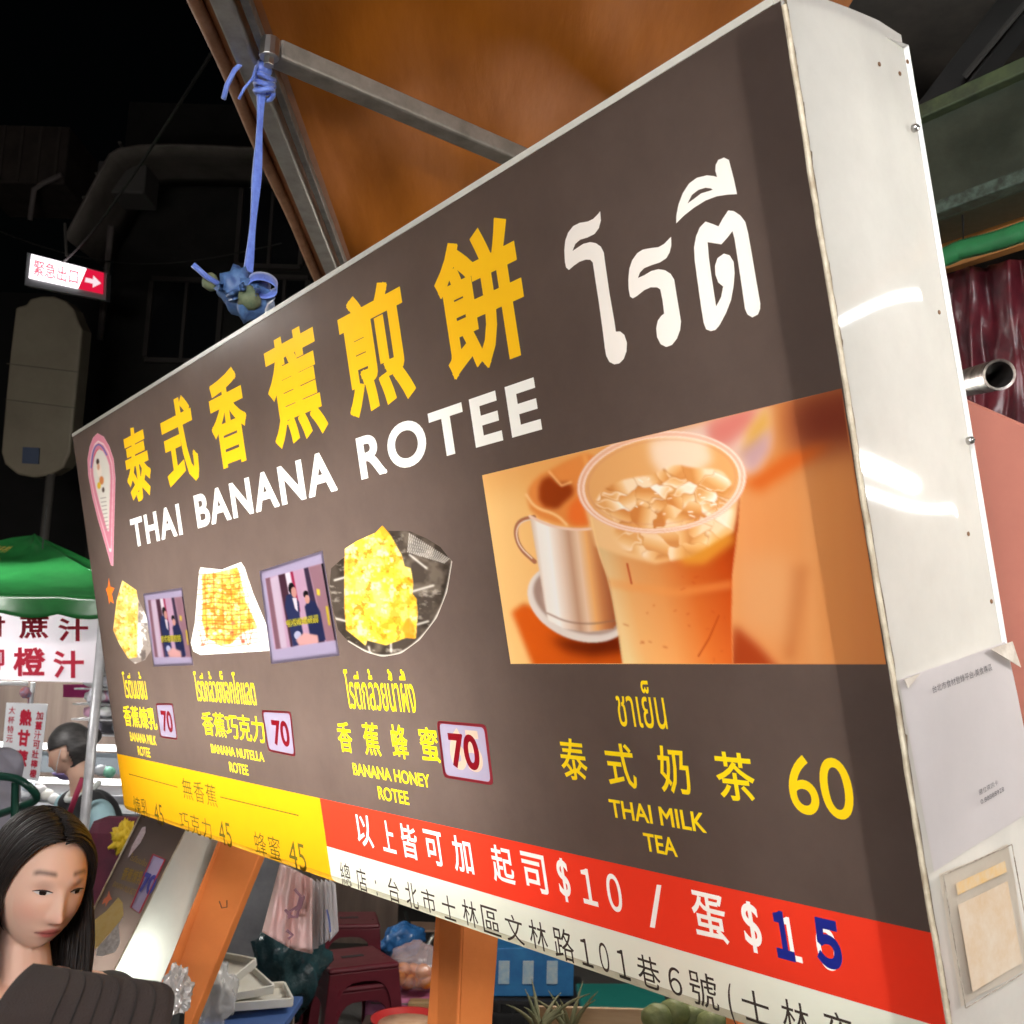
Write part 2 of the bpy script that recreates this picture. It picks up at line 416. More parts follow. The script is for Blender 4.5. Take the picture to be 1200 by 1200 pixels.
# big title
B = .032
for ch, a, b in [('泰', (141.5, 508), (181, 581)), ('式', (185, 478), (236, 561)), ('香', (240, 447), (296, 537)), ('蕉', (306.5, 407), (386, 505.5)), ('煎', (392, 359), (489, 464)), ('餅', (503, 297), (624, 412))]:
    L_text('title_character', ch, a, b, B)
L_text('english_word', 'THAI', (152, 609), (214.5, 626.5), .03, 1.16); L_text('english_word', 'BANANA', (226.5, 581), (396, 575), .032, 1.14); L_text('english_word', 'ROTEE', (416.5, 513.5), (635.5, 504), .03, 1.2)
for pts in [zz(640, 230, 6, [(380,105),(385,170),(370,225),(340,265),(290,290),(240,305),(205,335),(185,385),(215,365),(260,335),(310,322),(350,330),(385,355),(405,395),(415,470),(445,680),(480,880),(490,952),(520,950),(550,975),(568,1030),(565,1090),(545,1145),(515,1175),(480,1182),(445,1165),(422,1120),(412,1060),(400,960),(370,740),(345,580),(328,465),(310,447),(280,445),(235,460),(195,488),(160,518),(140,500),(132,460),(128,380),(135,310),(155,255),(190,210),(235,187),(290,178),(330,160),(360,130)]),
            zz(640, 230, 6, [(878,285),(880,345),(868,395),(845,435),(800,465),(740,485),(690,505),(660,535),(645,575),(690,555),(740,525),(790,513),(835,520),(875,545),(900,585),(915,680),(935,800),(948,880),(942,940),(920,1000),(885,1045),(845,1060),(805,1040),(780,990),(774,930),(785,875),(810,840),(830,825),(820,740),(803,655),(780,640),(735,640),(690,660),(640,700),(610,718),(590,705),(580,650),(578,590),(585,510),(605,450),(640,400),(680,375),(730,365),(790,358),(830,335)]),
            zz(740, 180, 6, [(315,490),(315,440),(330,360),(360,280),(405,210),(460,170),(530,153),(580,158),(602,165),(590,120),(592,80),(610,45),(650,28),(685,45),(695,85),(720,180),(742,285),(680,288),(600,300),(520,330),(440,380),(370,435)]),
            zz(740, 180, 6, [(520,478),(570,495),(612,512),(640,460),(680,400),(720,405),(765,435),(800,480),(820,560),(845,700),(875,880),(905,1050),(905,1090),(890,1130),(850,1152),(815,1130),(798,1090),(780,960),(750,760),(725,600),(710,545),(675,590),(632,638),(535,622),(545,740),(565,880),(595,1075),(630,1010),(645,935),(610,905),(590,850),(587,790),(605,735),(650,703),(690,715),(718,760),(725,840),(718,930),(700,1030),(665,1120),(620,1205),(590,1240),(558,1248),(525,1235),(508,1190),(490,1080),(465,900),(445,750),(440,660),(455,580),(480,520)])]:
    L_poly('thai_title', pts)
L_poly('face_panel', zz(740, 180, 6, [(395,350),(430,325),(490,280),(572,255),(560,245),(520,240),(470,255),(425,290)]))
# dishes
T = L_text; D1 = 'dish_text'
T(D1, 'โรตีนมข้น', (142.5, 786.7), (173, 820), .006); T(D1, '香蕉煉乳', (143, 826), (185, 856.5), .012); T(D1, 'BANANA MILK', (151.7, 857.5), (183.7, 873.7), .012); T(D1, 'ROTEE', (160.8, 874), (176.7, 888), .012)
T(D1, 'โรตีกล้วยช็อกโกแลต', (226, 786), (301, 826.7), .006); T(D1, '香蕉巧克力', (235, 833), (311.7, 871.7), .012); T(D1, 'BANANA NUTELLA', (246.7, 871.7), (310, 893), .014); T(D1, 'ROTEE', (268, 892.5), (291.7, 909), .014)
T(D1, 'โรตีกล้วยน้ำผึ้ง', (401.6, 783.7), (489, 836), .006)
for ch, a, b in [('香', (393, 845), (415, 883)), ('蕉', (423, 846), (447.5, 887)), ('蜂', (455.5, 848), (480.5, 890.6)), ('蜜', (489, 851), (517, 894.7)), ('泰', (653, 864), (691, 916.5)), ('式', (706.7, 869.7), (748, 925)), ('奶', (767.6, 873), (812, 933)), ('茶', (834.7, 879.7), (888.7, 942))]: T(D1, ch, a, b, .012)
T(D1, 'BANANA HONEY', (412.6, 893.7), (504.7, 923.6), .016); T(D1, 'ROTEE', (442, 921), (480, 943.8), .016)
T(D1, 'ชาเย็น', (718, 797), (783, 855), .004); T(D1, 'THAI MILK', (712.8, 936), (828.4, 976.5), .018); T(D1, 'TEA', (753, 975.5), (794.5, 1004.6), .018)
T('tea_price', '60', (918, 883), (1005, 963), .008)
# yellow band
Y = 'band_text'
L_line(Y, (151, 907), (208, 922.5), .0022); L_line(Y, (258, 934), (350, 955.7), .0022)
T(Y, '無香蕉', (212, 911), (255.5, 946.8), 0, 1.15); T(Y, '煉乳', (155, 932), (175.7, 960.4), 0, 1.1); T(Y, '45', (179, 940), (193, 968)); T(Y, '巧克力', (209, 949), (249.4, 985), 0, 1.15)
T(Y, '45', (254.4, 960.4), (273, 994)); T(Y, '蜂蜜', (296, 973), (330.7, 1011), 0, 1.2); T(Y, '45', (336, 983.6), (360.6, 1023))
# red band and address
W = 'topping_character'
for ch, a, b in [('以', (415, 952.4), (439, 995)), ('上', (444.4, 960), (465, 1001)), ('皆', (467.6, 964.4), (492, 1009)), ('可', (495, 971), (522, 1017)), ('加', (527.6, 977.6), (556.4, 1026.4)), ('起', (573, 988.4), (605, 1039)), ('司', (609, 996.6), (643.6, 1049.6)), ('$', (650, 1004), (671.4, 1059)), ('１', (678, 1016), (701.6, 1063)), ('０', (708, 1022), (731.6, 1071)), ('蛋', (807, 1041.6), (855.5, 1108)), ('$', (866, 1054), (896, 1119.5)), ('１', (911, 1072), (941, 1129)), ('０', (953, 1083), (986, 1141))]: T(W, ch, a, b, .014)
L_poly(W + '#slash', zz(600, 980, 5, [(848, 283), (875, 287), (837, 538), (808, 532)]))
T('blue_price', '１', (902.7, 1065), (933, 1128), .05); T('blue_price', '５', (950, 1073), (990, 1140), .05)
A = 'address_character'
for ch, a, b in [('總', (397, 1009), (413, 1041)), ('店', (415.6, 1015.6), (431.6, 1047)), (':', (439, 1031), (443, 1050)), ('台', (453, 1027), (469.6, 1059.6)), ('北', (473, 1032), (491.6, 1067)), ('市', (492.4, 1039.6), (512.4, 1072.4)), ('士', (516, 1047), (536, 1081)), ('林', (539.6, 1052.4), (561.6, 1089)), ('區', (562.4, 1059.6), (588, 1099)), ('文', (590, 1069), (615.6, 1109)), ('林', (617.6, 1076), (643.6, 1117)), ('路', (646, 1084), (675, 1130)), ('１', (678, 1098), (696, 1135)), ('０', (700, 1103), (716, 1141)), ('１', (721, 1111), (739.6, 1150)), ('巷', (744, 1116), (776, 1163)), ('６', (781, 1131), (801, 1169)), ('號', (805, 1134), (844, 1186.7)), ('(', (850, 1150.7), (864, 1203)), ('士', (866.7, 1156), (904.5, 1205)), ('林', (913, 1168), (953, 1221)), ('夜', (962.7, 1181), (1005, 1240)), ('市', (1014, 1197), (1060, 1262)), (')', (1066, 1212), (1082, 1280))]: T(A, ch, a, b, .002)
# holes where photographs, badge and stickers are printed or stuck
TEA = [(565, 557), (988, 448), (1038, 777), (595, 778.5)]
u0, v1 = uv(565, 557); _, v0 = uv(595, 778); 
L_uv('hole', [(u0, v0), (uR - .0015, v0), (uR - .0015, v1), (u0, v1)])
D_A = zz(120, 640, 6, [(140,240),(240,310),(250,370),(300,470),(335,560),(352,720),(300,800),(230,828),(180,788),(120,690),(75,590),(100,380)])
D_B = zz(120, 640, 6, [(690,150),(840,165),(975,112),(1000,150),(1060,330),(1190,640),(1185,735),(1080,742),(690,765),(640,740),(622,680),(650,540),(680,180)])
D_C = zz(300, 600, 5, [(740,78),(775,110),(900,112),(1000,155),(1080,205),(1150,290),(1120,470),(1060,620),(960,750),(850,830),(740,850),(640,820),(540,760),(480,690),(450,560),(430,440),(440,330),(520,260),(520,215),(590,170),(700,120)])
LOGO = zz(80, 480, 6, [(205,165),(250,190),(290,260),(320,350),(332,480),(328,650),(322,850),(316,1100),(300,1095),(260,950),(210,780),(170,620),(140,460),(135,350),(150,260),(175,195)])
SNAP1 = zz(120, 640, 6, [(292, 335), (565, 290), (645, 835), (368, 845)]); SNAP2 = zz(300, 600, 5, [(25, 345), (395, 225), (495, 840), (95, 890)])
STK = [[(183, 824), (203, 824), (209, 867), (188.7, 864)], [(307, 831.7), (341.7, 833.5), (347.5, 886.7), (315, 880)], [(512.4, 844), (570.7, 848.8), (579.5, 920.3), (520.8, 910.8)]]
def inset(q, k=.94): cx, cy = sum(a for a, _ in q) / 4, sum(b for _, b in q) / 4; return [(cx + (a - cx) * k, cy + (b - cy) * k) for a, b in q]
for q in (D_A, D_B, D_C, LOGO, inset(SNAP1), inset(SNAP2), *[inset(q, .9) for q in STK]): L_poly('hole', q)       # the light shines through the stuck-on papers too
L_poly('star', zz(120, 640, 6, [(45,222),(55,285),(85,295),(66,335),(80,405),(55,385),(48,410),(40,350),(24,300),(38,290)]))

def sheet(name, ov, faces, place, mat, parent, label=None):
    use = sorted({i for f in faces for i in f}); mp = {i: k for k, i in enumerate(use)}
    me = bpy.data.meshes.new(name); me.from_pydata([tuple(place(ov[i].x, ov[i].y)) for i in use], [], [[mp[i] for i in f] for f in faces])
    return link(name, me, mat, parent, label)
K = dict(trans=.74, gloss=.006, rough=.22, wave=.25)
VM = {
 'face_panel': vinyl('film_brown', (.090, .065, .056), dirt=.22, **K), 'yellow_band': vinyl('film_yellow', (.74, .36, .008), dirt=.06, **K),
 'red_band': vinyl('film_red', (.70, .040, .018), dirt=.06, **K), 'white_band': vinyl('film_white', (.74, .78, .68), dirt=.06, **K),
 'title_character': vinyl('film_title', (.90, .52, .016), dirt=.03, **K), 'english_word': vinyl('film_letter_white', (.92, .93, .90), **K),
 'thai_title': vinyl('film_letter_cream', (.88, .84, .80), **K), 'dish_text': vinyl('film_lemon', (.86, .64, .010), **K), 'tea_price': vinyl('film_gold', (.82, .55, .01), **K),
 'band_text': vinyl('film_dark_green', (.09, .075, .012), **K), 'topping_character': vinyl('film_letter_white', None), 'blue_price': vinyl('film_blue', (.012, .02, .22), trans=.3, gloss=.05),
 'address_character': vinyl('film_dark', (.045, .035, .03), **K), 'star': vinyl('film_star', (.75, .16, .02), **K)}
ov, grp = planar(LAY)
PART = {}
order = ['face_panel', 'yellow_band', 'red_band', 'white_band', 'thai_title', 'tea_price', 'blue_price', 'star']
up = {'blue_price': 'red_band', 'tea_price': 'face_panel', 'star': 'face_panel', 'thai_title': 'face_panel'}
for k in order:
    PART[k] = sheet(k, ov, grp[k], lambda x, y: SP(x, y), VM[k], PART[up[k]] if k in up else sign)
for k in grp:
    if '#' in k: sheet(k.split('#')[0], ov, grp[k], lambda x, y: SP(x, y), VM[k.split('#')[0]], PART[ONTO.get(k.split('#')[0], 'face_panel')])

def picture(name, outline, paint, parent, step=1.25, lift=0.0, label=None, uvrect=None):
    """a printed photograph: its outline on the face, filled with a fine mesh that carries the print as vertex colours"""
    if uvrect: us, vs_ = uvrect; pts = [(us[0], vs_[0]), (us[1], vs_[0]), (us[1], vs_[1]), (us[0], vs_[1])]
    else: pts = [uv(*p) for p in outline]
    pts = [Vector(p) for p in pts]; n = len(pts)
    pu = [p.x for p in pts]; pv = [p.y for p in pts]
    cx, cy = project(SP((min(pu) + max(pu)) / 2, (min(pv) + max(pv)) / 2)); a = uv(cx, cy); b = uv(cx + step, cy); c = uv(cx, cy + step)
    du = abs(b[0] - a[0]); dv = abs(c[1] - a[1])
    def inside(x, y):
        r = False
        for i in range(n):
            p, q = pts[i], pts[(i + 1) % n]
            if (p.y > y) != (q.y > y) and x < p.x + (y - p.y) * (q.x - p.x) / (q.y - p.y): r = not r
        return r
    ins = [Vector((x, y)) for x in np.arange(min(pu) + du / 2, max(pu), du) for y in np.arange(min(pv) + dv / 2, max(pv), dv) if uvrect or inside(x, y)]
    o2, _, f2, _, _, src = delaunay_2d_cdt(pts + ins, [], [list(range(n)) if sum(pts[i - 1].x * pts[i].y - pts[i].x * pts[i - 1].y for i in range(n)) > 0 else list(range(n))[::-1]], 0, 1e-6)
    f2 = [f for f, s_ in zip(f2, src) if s_]
    co = [SP(p.x, p.y, lift) for p in o2]; pr = np.array([project(c) for c in co])
    me = bpy.data.meshes.new(name); me.from_pydata([tuple(c) for c in co], [], f2); setcol(me, paint.sample(pr[:, 0], pr[:, 1]))
    return link(name, me, vinyl('film_print', None, **K) if lift == 0 else vinyl('photo_paper', None, trans=.32, gloss=.03, rough=.25), parent, label)

# ---- iced tea photograph
p = Paint(555, 438, 1062, 792, 1.6)
q = lambda pts: zz(560, 440, 2.4, pts)
bgx = ramp((560, (255, 205, 130)), (640, (252, 196, 120)), (760, (240, 165, 85)), (880, (225, 145, 85)), (960, (214, 140, 80)), (1062, (205, 125, 70)))
p.a = bgx(p.X)
p.poly(q([(0, 0), (1250, -60), (1250, 120), (700, 280), (300, 330), (0, 330)]), (232, 150, 72), 14, .45)
for i in range(26):
    x = 575 + i * 19; p.line([(x, 445), (x + 12, 620), (x + 20, 790)], random.uniform(4, 14), random.choice([(255, 222, 160), (225, 150, 80), (248, 190, 110)]), 7, .16)
p.poly(q([(860, 60), (1250, -40), (1250, 170), (1000, 210), (880, 230)]), (120, 50, 42), 16, .85)
p.poly(q([(740, 300), (870, 220), (1000, 190), (900, 260), (790, 330)]), (222, 100, 32), 6, .85)
p.poly(q([(480, 180), (560, 150), (700, 105), (820, 75), (825, 190), (790, 260), (740, 285), (620, 280), (500, 250)]), (226, 190, 180), 6, .9)
p.poly(q([(650, 130), (720, 95), (790, 85), (770, 140), (700, 200), (640, 190)]), (215, 110, 100), 6, .8); p.poly(q([(760, 150), (815, 80), (822, 140), (790, 200), (740, 235)]), (222, 165, 60), 5, .8); p.poly(q([(735, 215), (820, 150), (818, 215), (770, 275)]), (190, 150, 160), 5, .8)
p.poly(q([(880, 540), (930, 530), (915, 640), (890, 800), (860, 800), (870, 650)]), (170, 90, 45), 6, .5); p.poly(q([(730, 520), (860, 500), (900, 560), (870, 760), (740, 700)]), (222, 160, 105), 12, .7)
# tray, saucer, filter
p.poly(q([(95, 665), (130, 640), (240, 690), (420, 735), (440, 830), (160, 830)]), (222, 96, 26), 3)
p.poly(q([(720, 700), (790, 760), (850, 830), (700, 830)]), (170, 62, 28), 5, .9)
p.poly(q([(200, 735), (300, 745), (420, 725), (430, 775), (320, 790), (250, 775)]), (92, 30, 18), 6, .85)
p.ell(560 + 285 / 2.4, 440 + 640 / 2.4, 63, 43, (236, 226, 220), 22, .8); p.ell(560 + 287 / 2.4, 440 + 634 / 2.4, 57, 36, (170, 140, 128), 22, 1.5); p.ell(560 + 290 / 2.4, 440 + 650 / 2.4, 46, 26, (232, 215, 205), 22, 3, .7)
p.line(q([(160, 524), (118, 486), (104, 440), (116, 408), (158, 398)]), 5, (176, 112, 82)); p.line(q([(152, 514), (116, 480), (106, 440), (120, 412), (156, 403)]), 1.5, (250, 225, 205))
gx = ramp((0, (226, 200, 178)), (.08, (250, 244, 238)), (.22, (255, 252, 248)), (.36, (238, 214, 196)), (.5, (205, 160, 130)), (.62, (238, 205, 175)), (.74, (246, 180, 110)), (.86, (205, 130, 80)), (1, (165, 95, 60)))
body = lambda X, Y: gx(np.clip((X - (560 + (148 + (Y - 606) * .30) / 2.4)) / 84, 0, 1))
p.poly(q([(146, 396), (230, 428), (310, 430), (345, 420), (400, 690), (380, 712), (310, 722), (240, 712), (196, 688)]), body, .8)
p.line(q([(194, 668), (250, 694), (320, 700), (392, 688)]), 1.6, (150, 110, 92), .8, .8); p.line(q([(146, 396), (190, 418), (240, 431), (300, 434), (345, 426)]), 3.2, (244, 210, 190), .5)
p.poly(chaikin(q([(134, 330), (165, 285), (205, 265), (250, 238), (318, 212), (350, 260), (335, 420), (240, 425), (150, 392)]), True), (240, 146, 70), 2)
p.poly(chaikin(q([(170, 300), (205, 278), (225, 305), (258, 298), (275, 330), (240, 360), (222, 378), (172, 366)]), True), (150, 58, 22), 2.5, .9); p.poly(chaikin(q([(258, 350), (320, 335), (335, 420), (250, 424)]), True), (246, 120, 48), 3)
p.line(q([(136, 335), (160, 372), (220, 390), (250, 420)]), 3, (255, 205, 140), 1); p.line(q([(200, 270), (235, 310), (262, 300)]), 2.5, (255, 190, 120), 1); p.line(q([(300, 225), (318, 300), (310, 350)]), 4, (255, 180, 95), 2, .8)
# the cup of tea
lq = ramp((0, (255, 212, 150)), (.12, (252, 182, 112)), (.35, (248, 160, 88)), (.6, (232, 112, 44)), (.85, (212, 82, 28)), (1, (186, 66, 26)))
vy = lambda Y: np.clip((Y - 640) / 140, 0, 1)[..., None]
liq = lambda X, Y: lq(np.clip((X - (560 + (335 + (Y - 606) * .55) / 2.4)) / 160, 0, 1)) * (1 - .10 * (1 - vy(Y))) + np.array([10, 14, 8]) * vy(Y)
p.poly(q([(318, 400), (340, 500), (370, 580), (395, 720), (412, 840), (718, 840), (714, 700), (716, 560), (728, 470), (738, 330), (600, 430), (430, 440)]), liq, .8)
p.poly(q([(365, 570), (420, 580), (560, 600), (715, 575), (715, 600), (560, 622), (420, 606), (372, 596)]), (250, 160, 82), 2.5, .45)
p.poly(q([(300, 370), (330, 480), (400, 505), (500, 530), (600, 505), (720, 440), (738, 330), (640, 400), (500, 440), (380, 420)]), (248, 200, 140), 2, .95)
p.poly(q([(560, 500), (640, 455), (720, 440), (722, 470), (640, 530), (580, 530)]), (250, 190, 60), 4, .6)
p.ell(560 + 517 / 2.4, 440 + 300 / 2.4, 93, 55, (240, 176, 108), -6, 1.5)
p.poly(q([(480, 185), (540, 165), (640, 170), (660, 240), (600, 285), (520, 285), (488, 240)]), (252, 236, 220), 5, .75)
rs = random.Random(3)
def ice(mask, n, box, ay, seed):
    g = np.random.RandomState(seed); sx = g.uniform(box[0], box[2], n); sy = g.uniform(box[1], box[3], n); tint = g.rand(n); ang = g.uniform(0, 6.28, n)
    wob = 2.2 * np.sin(p.X * .33 + 1.3 * np.sin(p.Y * .21)); D = np.stack([np.hypot(p.X + wob - sx[i], (p.Y - sy[i] + .6 * wob) * ay) for i in range(n)]); o = np.argsort(D, 0)[:2]; d1 = np.take_along_axis(D, o[:1], 0)[0]; d2 = np.take_along_axis(D, o[1:2], 0)[0]; k = o[0]
    sl = np.clip(.5 + ((p.X - sx[k]) * np.cos(ang[k]) + (p.Y - sy[k]) * np.sin(ang[k])) / 16, 0, 1); v = np.clip(.30 * tint[k] + .62 * sl + .06, 0, 1)
    rgb = ramp((0, (214, 128, 60)), (.3, (238, 168, 96)), (.6, (248, 200, 140)), (.85, (255, 232, 200)), (1, (255, 248, 236)))(v)
    e = np.clip(1 - (d2 - d1) / 1.7, 0, 1) * (tint[k] > .35); e2 = np.clip(1 - np.abs(d2 - d1 - 4.5) / 1.5, 0, 1) * (tint[k] > .72)
    rgb = rgb * (1 - .55 * e[..., None]) + np.array((196, 112, 52)) * .55 * e[..., None]; rgb = rgb * (1 - .75 * e2[..., None]) + np.array((255, 250, 240)) * .75 * e2[..., None]
    for c_ in range(3): rgb[..., c_] = p.blur(rgb[..., c_], .55)
    m_ = mask[..., None]; p.a = p.a * (1 - m_) + rgb * m_
def msk(pts, bl): return p.blur(p.mask(chaikin(chaikin(q(pts), True), True)), bl)
ice(msk([(322, 372), (352, 318), (420, 288), (500, 280), (545, 246), (610, 262), (690, 262), (722, 320), (700, 372), (640, 410), (540, 432), (440, 430), (370, 410)], 1.2), 46, (690, 545, 865, 625), 1.5, 4)
ice(msk([(380, 420), (470, 440), (570, 432), (660, 400), (725, 360), (722, 430), (660, 470), (600, 512), (520, 524), (440, 505), (390, 470)], 2.2) * .8, 26, (710, 590, 866, 662), 1.25, 9)
for k in range(16): a = rs.uniform(0, 6.28); r = .85 * math.sqrt(rs.random()); cx, cy = 517 + 190 * r * math.cos(a), 345 + 70 * r * math.sin(a); p.line(q([(cx, cy), (cx + rs.uniform(-16, 16), cy + rs.uniform(-7, 7))]), rs.uniform(.8, 1.8), (255, 252, 246), .5, .9)
for i in range(20):
    cx, cy = rs.uniform(400, 700), rs.uniform(560, 800); dx, dy = rs.uniform(-14, 14), rs.uniform(-8, 8)
    p.line(q([(cx, cy), (cx + dx, cy + dy)]), rs.uniform(.8, 2.0), (204, 84, 34), .8, .55)
p.line(q([(420, 530), (432, 585)]), 2.2, (200, 90, 50), .5); p.line(q([(620, 790), (650, 740), (678, 675)]), 1.4, (185, 70, 25), .5); 
p.ell(560 + 517 / 2.4, 440 + 301 / 2.4, 95, 56.5, (244, 190, 166), -6, .5, .85, .05); p.ell(560 + 517 / 2.4, 440 + 303 / 2.4, 92, 54, (255, 226, 206), -6, .4, .9, .014); p.ell(560 + 517 / 2.4, 440 + 300 / 2.4, 97.3, 58.3, (255, 236, 222), -6, .4, .8, .01); p.ell(560 + 517 / 2.4, 440 + 300 / 2.4, 87, 49, (225, 150, 110), -6, .8, .5, .012)
p.line(q([(318, 400), (340, 500), (370, 580), (395, 720), (412, 840)]), 1.6, (255, 214, 150), .5, .7); p.line(q([(730, 440), (716, 560), (714, 700), (718, 840)]), 1.5, (238, 150, 90), .5, .7)
lum_ = p.a.mean(-1, keepdims=True); p.a = np.clip(((p.a * .86 + lum_ * .14) - 168) * 1.10 + 166, 0, 255)
picture('drink_photo', None, p, PART['face_panel'], 1.35, uvrect=((u0, uR - .0015), (v0, v1)))

# ---- food photographs
def roti(p, pts, seed, base=(240, 200, 92), hi=(252, 230, 150), dk=(200, 126, 44), sc=9):
    m = p.poly(pts, base, .6); p.mottle(m, hi, sc, .5, .75, seed); p.mottle(m, dk, sc * .9, .54, .6, seed + 1); p.mottle(m, (176, 90, 20), sc * .55, .67, .7, seed + 2); p.mottle(m, (255, 246, 190), sc * .5, .63, .7, seed + 5)
    rs = random.Random(seed); xs = [a for a, _ in pts]; ys = [b for _, b in pts]
    for i in range(34):
        x = rs.uniform(min(xs), max(xs)); y = rs.uniform(min(ys), max(ys)); l = rs.uniform(4, 14); n2 = p.a.copy()
        p.line([(x, y), (x + rs.uniform(-2, 2), y + l)], rs.uniform(.7, 1.8), rs.choice([dk, hi, (240, 180, 50)]), .5, .6); p.a = n2 * (1 - m[..., None]) + p.a * m[..., None]
p = Paint(128, 676, 184, 784, 3, (120, 106, 98))
pl = p.poly(zz(120, 640, 6, [(245, 360), (300, 470), (335, 560), (352, 720), (300, 800), (230, 828), (170, 788)]), (128, 118, 112), .4)
p.mottle(pl, (236, 236, 232), 7, .58, .9, 3); p.mottle(pl, (70, 62, 60), 8, .6, .8, 9)
roti(p, zz(120, 640, 6, [(138, 238), (242, 308), (248, 400), (242, 780), (180, 788), (118, 690), (73, 590), (98, 380)]), 11, sc=7)
picture('dish_photo', D_A, p, PART['face_panel'], .8)
p = Paint(220, 655, 324, 772, 2.4, (252, 250, 240))
for a, b in [((690, 170), (655, 560)), ((985, 150), (1165, 640)), ((660, 720), (1160, 700))]: p.line(zz(120, 640, 6, [a, b]), 3, (222, 216, 200), 1.5, .6)
roti(p, zz(120, 640, 6, [(700, 205), (760, 195), (830, 180), (950, 148), (980, 260), (1010, 400), (1060, 500), (1090, 570), (980, 610), (900, 690), (830, 695), (730, 640), (700, 520), (705, 380)]), 21, (236, 166, 66), (252, 214, 120), (176, 90, 24), 8)
rs = random.Random(5)
for k in range(15):
    y = 200 + k * 36; p.line(zz(120, 640, 6, [(675 + rs.uniform(-15, 15), y), (780, y - 14 + rs.uniform(-14, 14)), (880, y + rs.uniform(-12, 12)), (985 + k * 9, y - 20 + rs.uniform(-14, 14))]), 1.0, (120, 52, 18), .3, .75)
for k in range(6):
    x = 720 + k * 60; p.line(zz(120, 640, 6, [(x, 170), (x + 6, 400), (x + 20, 690)]), .9, (130, 60, 22), .3, .6)
for x in (715, 1030): p.line(zz(120, 640, 6, [(x - 30, 600), (x - 5, 720), (x + 14, 640), (x + 30, 560)]), 1.0, (140, 66, 30), .3, .8)
for k in range(9): p.ell(*zz(120, 640, 6, [(rs.uniform(690, 1090), rs.uniform(540, 700))])[0], 2.5, 2, rs.choice([(222, 92, 70), (120, 50, 30), (255, 240, 210)]), 0, .6, .8)
picture('dish_photo', D_B, p, PART['face_panel'], .85)
p = Paint(384, 612, 534, 774, 2.2, (62, 54, 48))
m = np.ones_like(p.X); p.mottle(m, (98, 88, 78), 26, .54, .8, 4); p.mottle(m, (38, 32, 28), 30, .52, .8, 8); p.mottle(m, (178, 170, 160), 12, .70, .5, 12, 1, 1.6)
for k in range(22): p.line(zz(300, 600, 5, [(900 + k * 11, 125 + k * 7), (890 + k * 10, 235 + k * 3)]), 1.0, (236, 232, 226), .3, .75)
p.line(zz(300, 600, 5, [(1150, 290), (1120, 470), (1060, 620), (960, 750), (850, 830), (740, 848), (640, 818), (540, 758)]), 2.2, (222, 216, 206), .5, .85)
for a, b in [((900, 470), (1040, 430)), ((940, 660), (1010, 640)), ((450, 620), (530, 640)), ((460, 400), (530, 380)), ((900, 250), (1000, 330)), ((660, 790), (670, 830)), ((790, 760), (792, 820))]: p.line(zz(300, 600, 5, [a, b]), 2, (232, 228, 220), .8, .8)
roti(p, zz(300, 600, 5, [(740,78),(790,140),(850,250),(870,320),(905,330),(920,420),(915,480),(940,510),(945,600),(935,740),(880,735),(760,780),(650,750),(640,780),(530,690),(520,560),(520,215),(590,165),(700,120)]), 31, (244, 200, 62), (255, 232, 120), (206, 120, 26), 15)
p.poly(zz(300, 600, 5, [(880, 620), (905, 620), (935, 680), (930, 738), (885, 735), (850, 690)]), (214, 122, 30), 1, .8)
picture('dish_photo', D_C, p, PART['face_panel'], .95)
# pin-shaped badge
p = Paint(98, 502, 140, 668, 4, (226, 214, 206)); ex = lambda k: [(118.5 + (x - 118.5) * k, 565 + (y - 565) * k) for x, y in LOGO]
p.poly(LOGO, (214, 136, 156), .3); sh = lambda k, dy: [(119.5 + (x - 119.5) * k, 562 + dy + (y - 562) * k) for x, y in LOGO]
p.poly(sh(.84, 0), (236, 214, 216), .3); p.poly(sh(.80, 0), (206, 128, 148), .4)
p.line([(107, 548), (109, 528), (114, 520), (120, 523), (125, 533)], 1.6, (92, 96, 160), .4); p.line([(109, 546), (111, 532), (115, 526), (120, 529), (124, 539)], 1.2, (206, 60, 72), .3)
p.poly(sh(.62, -2), (224, 220, 212), .4); p.ell(116, 551, 3.0, 8, (238, 226, 214), -8, .5); p.ell(114.5, 541, 1.7, 3.5, (58, 40, 38), 0, .5); p.ell(115.3, 547, 1.5, 4, (206, 150, 122), 0, .5); p.ell(119, 563, 2.6, 5, (196, 120, 70), 0, .6); p.ell(116, 569, 2, 4, (214, 172, 40), 0, .5); p.ell(121, 574, 1.4, 3, (60, 44, 40), 0, .5)
for k in range(9): p.line([(118 + k * .7, 584 + k * 4.6), (124 + k * .35, 583 + k * 4.6)], 1.2, (150, 142, 138), .3, .8)
picture('pin_badge', LOGO, p, PART['face_panel'], .6)
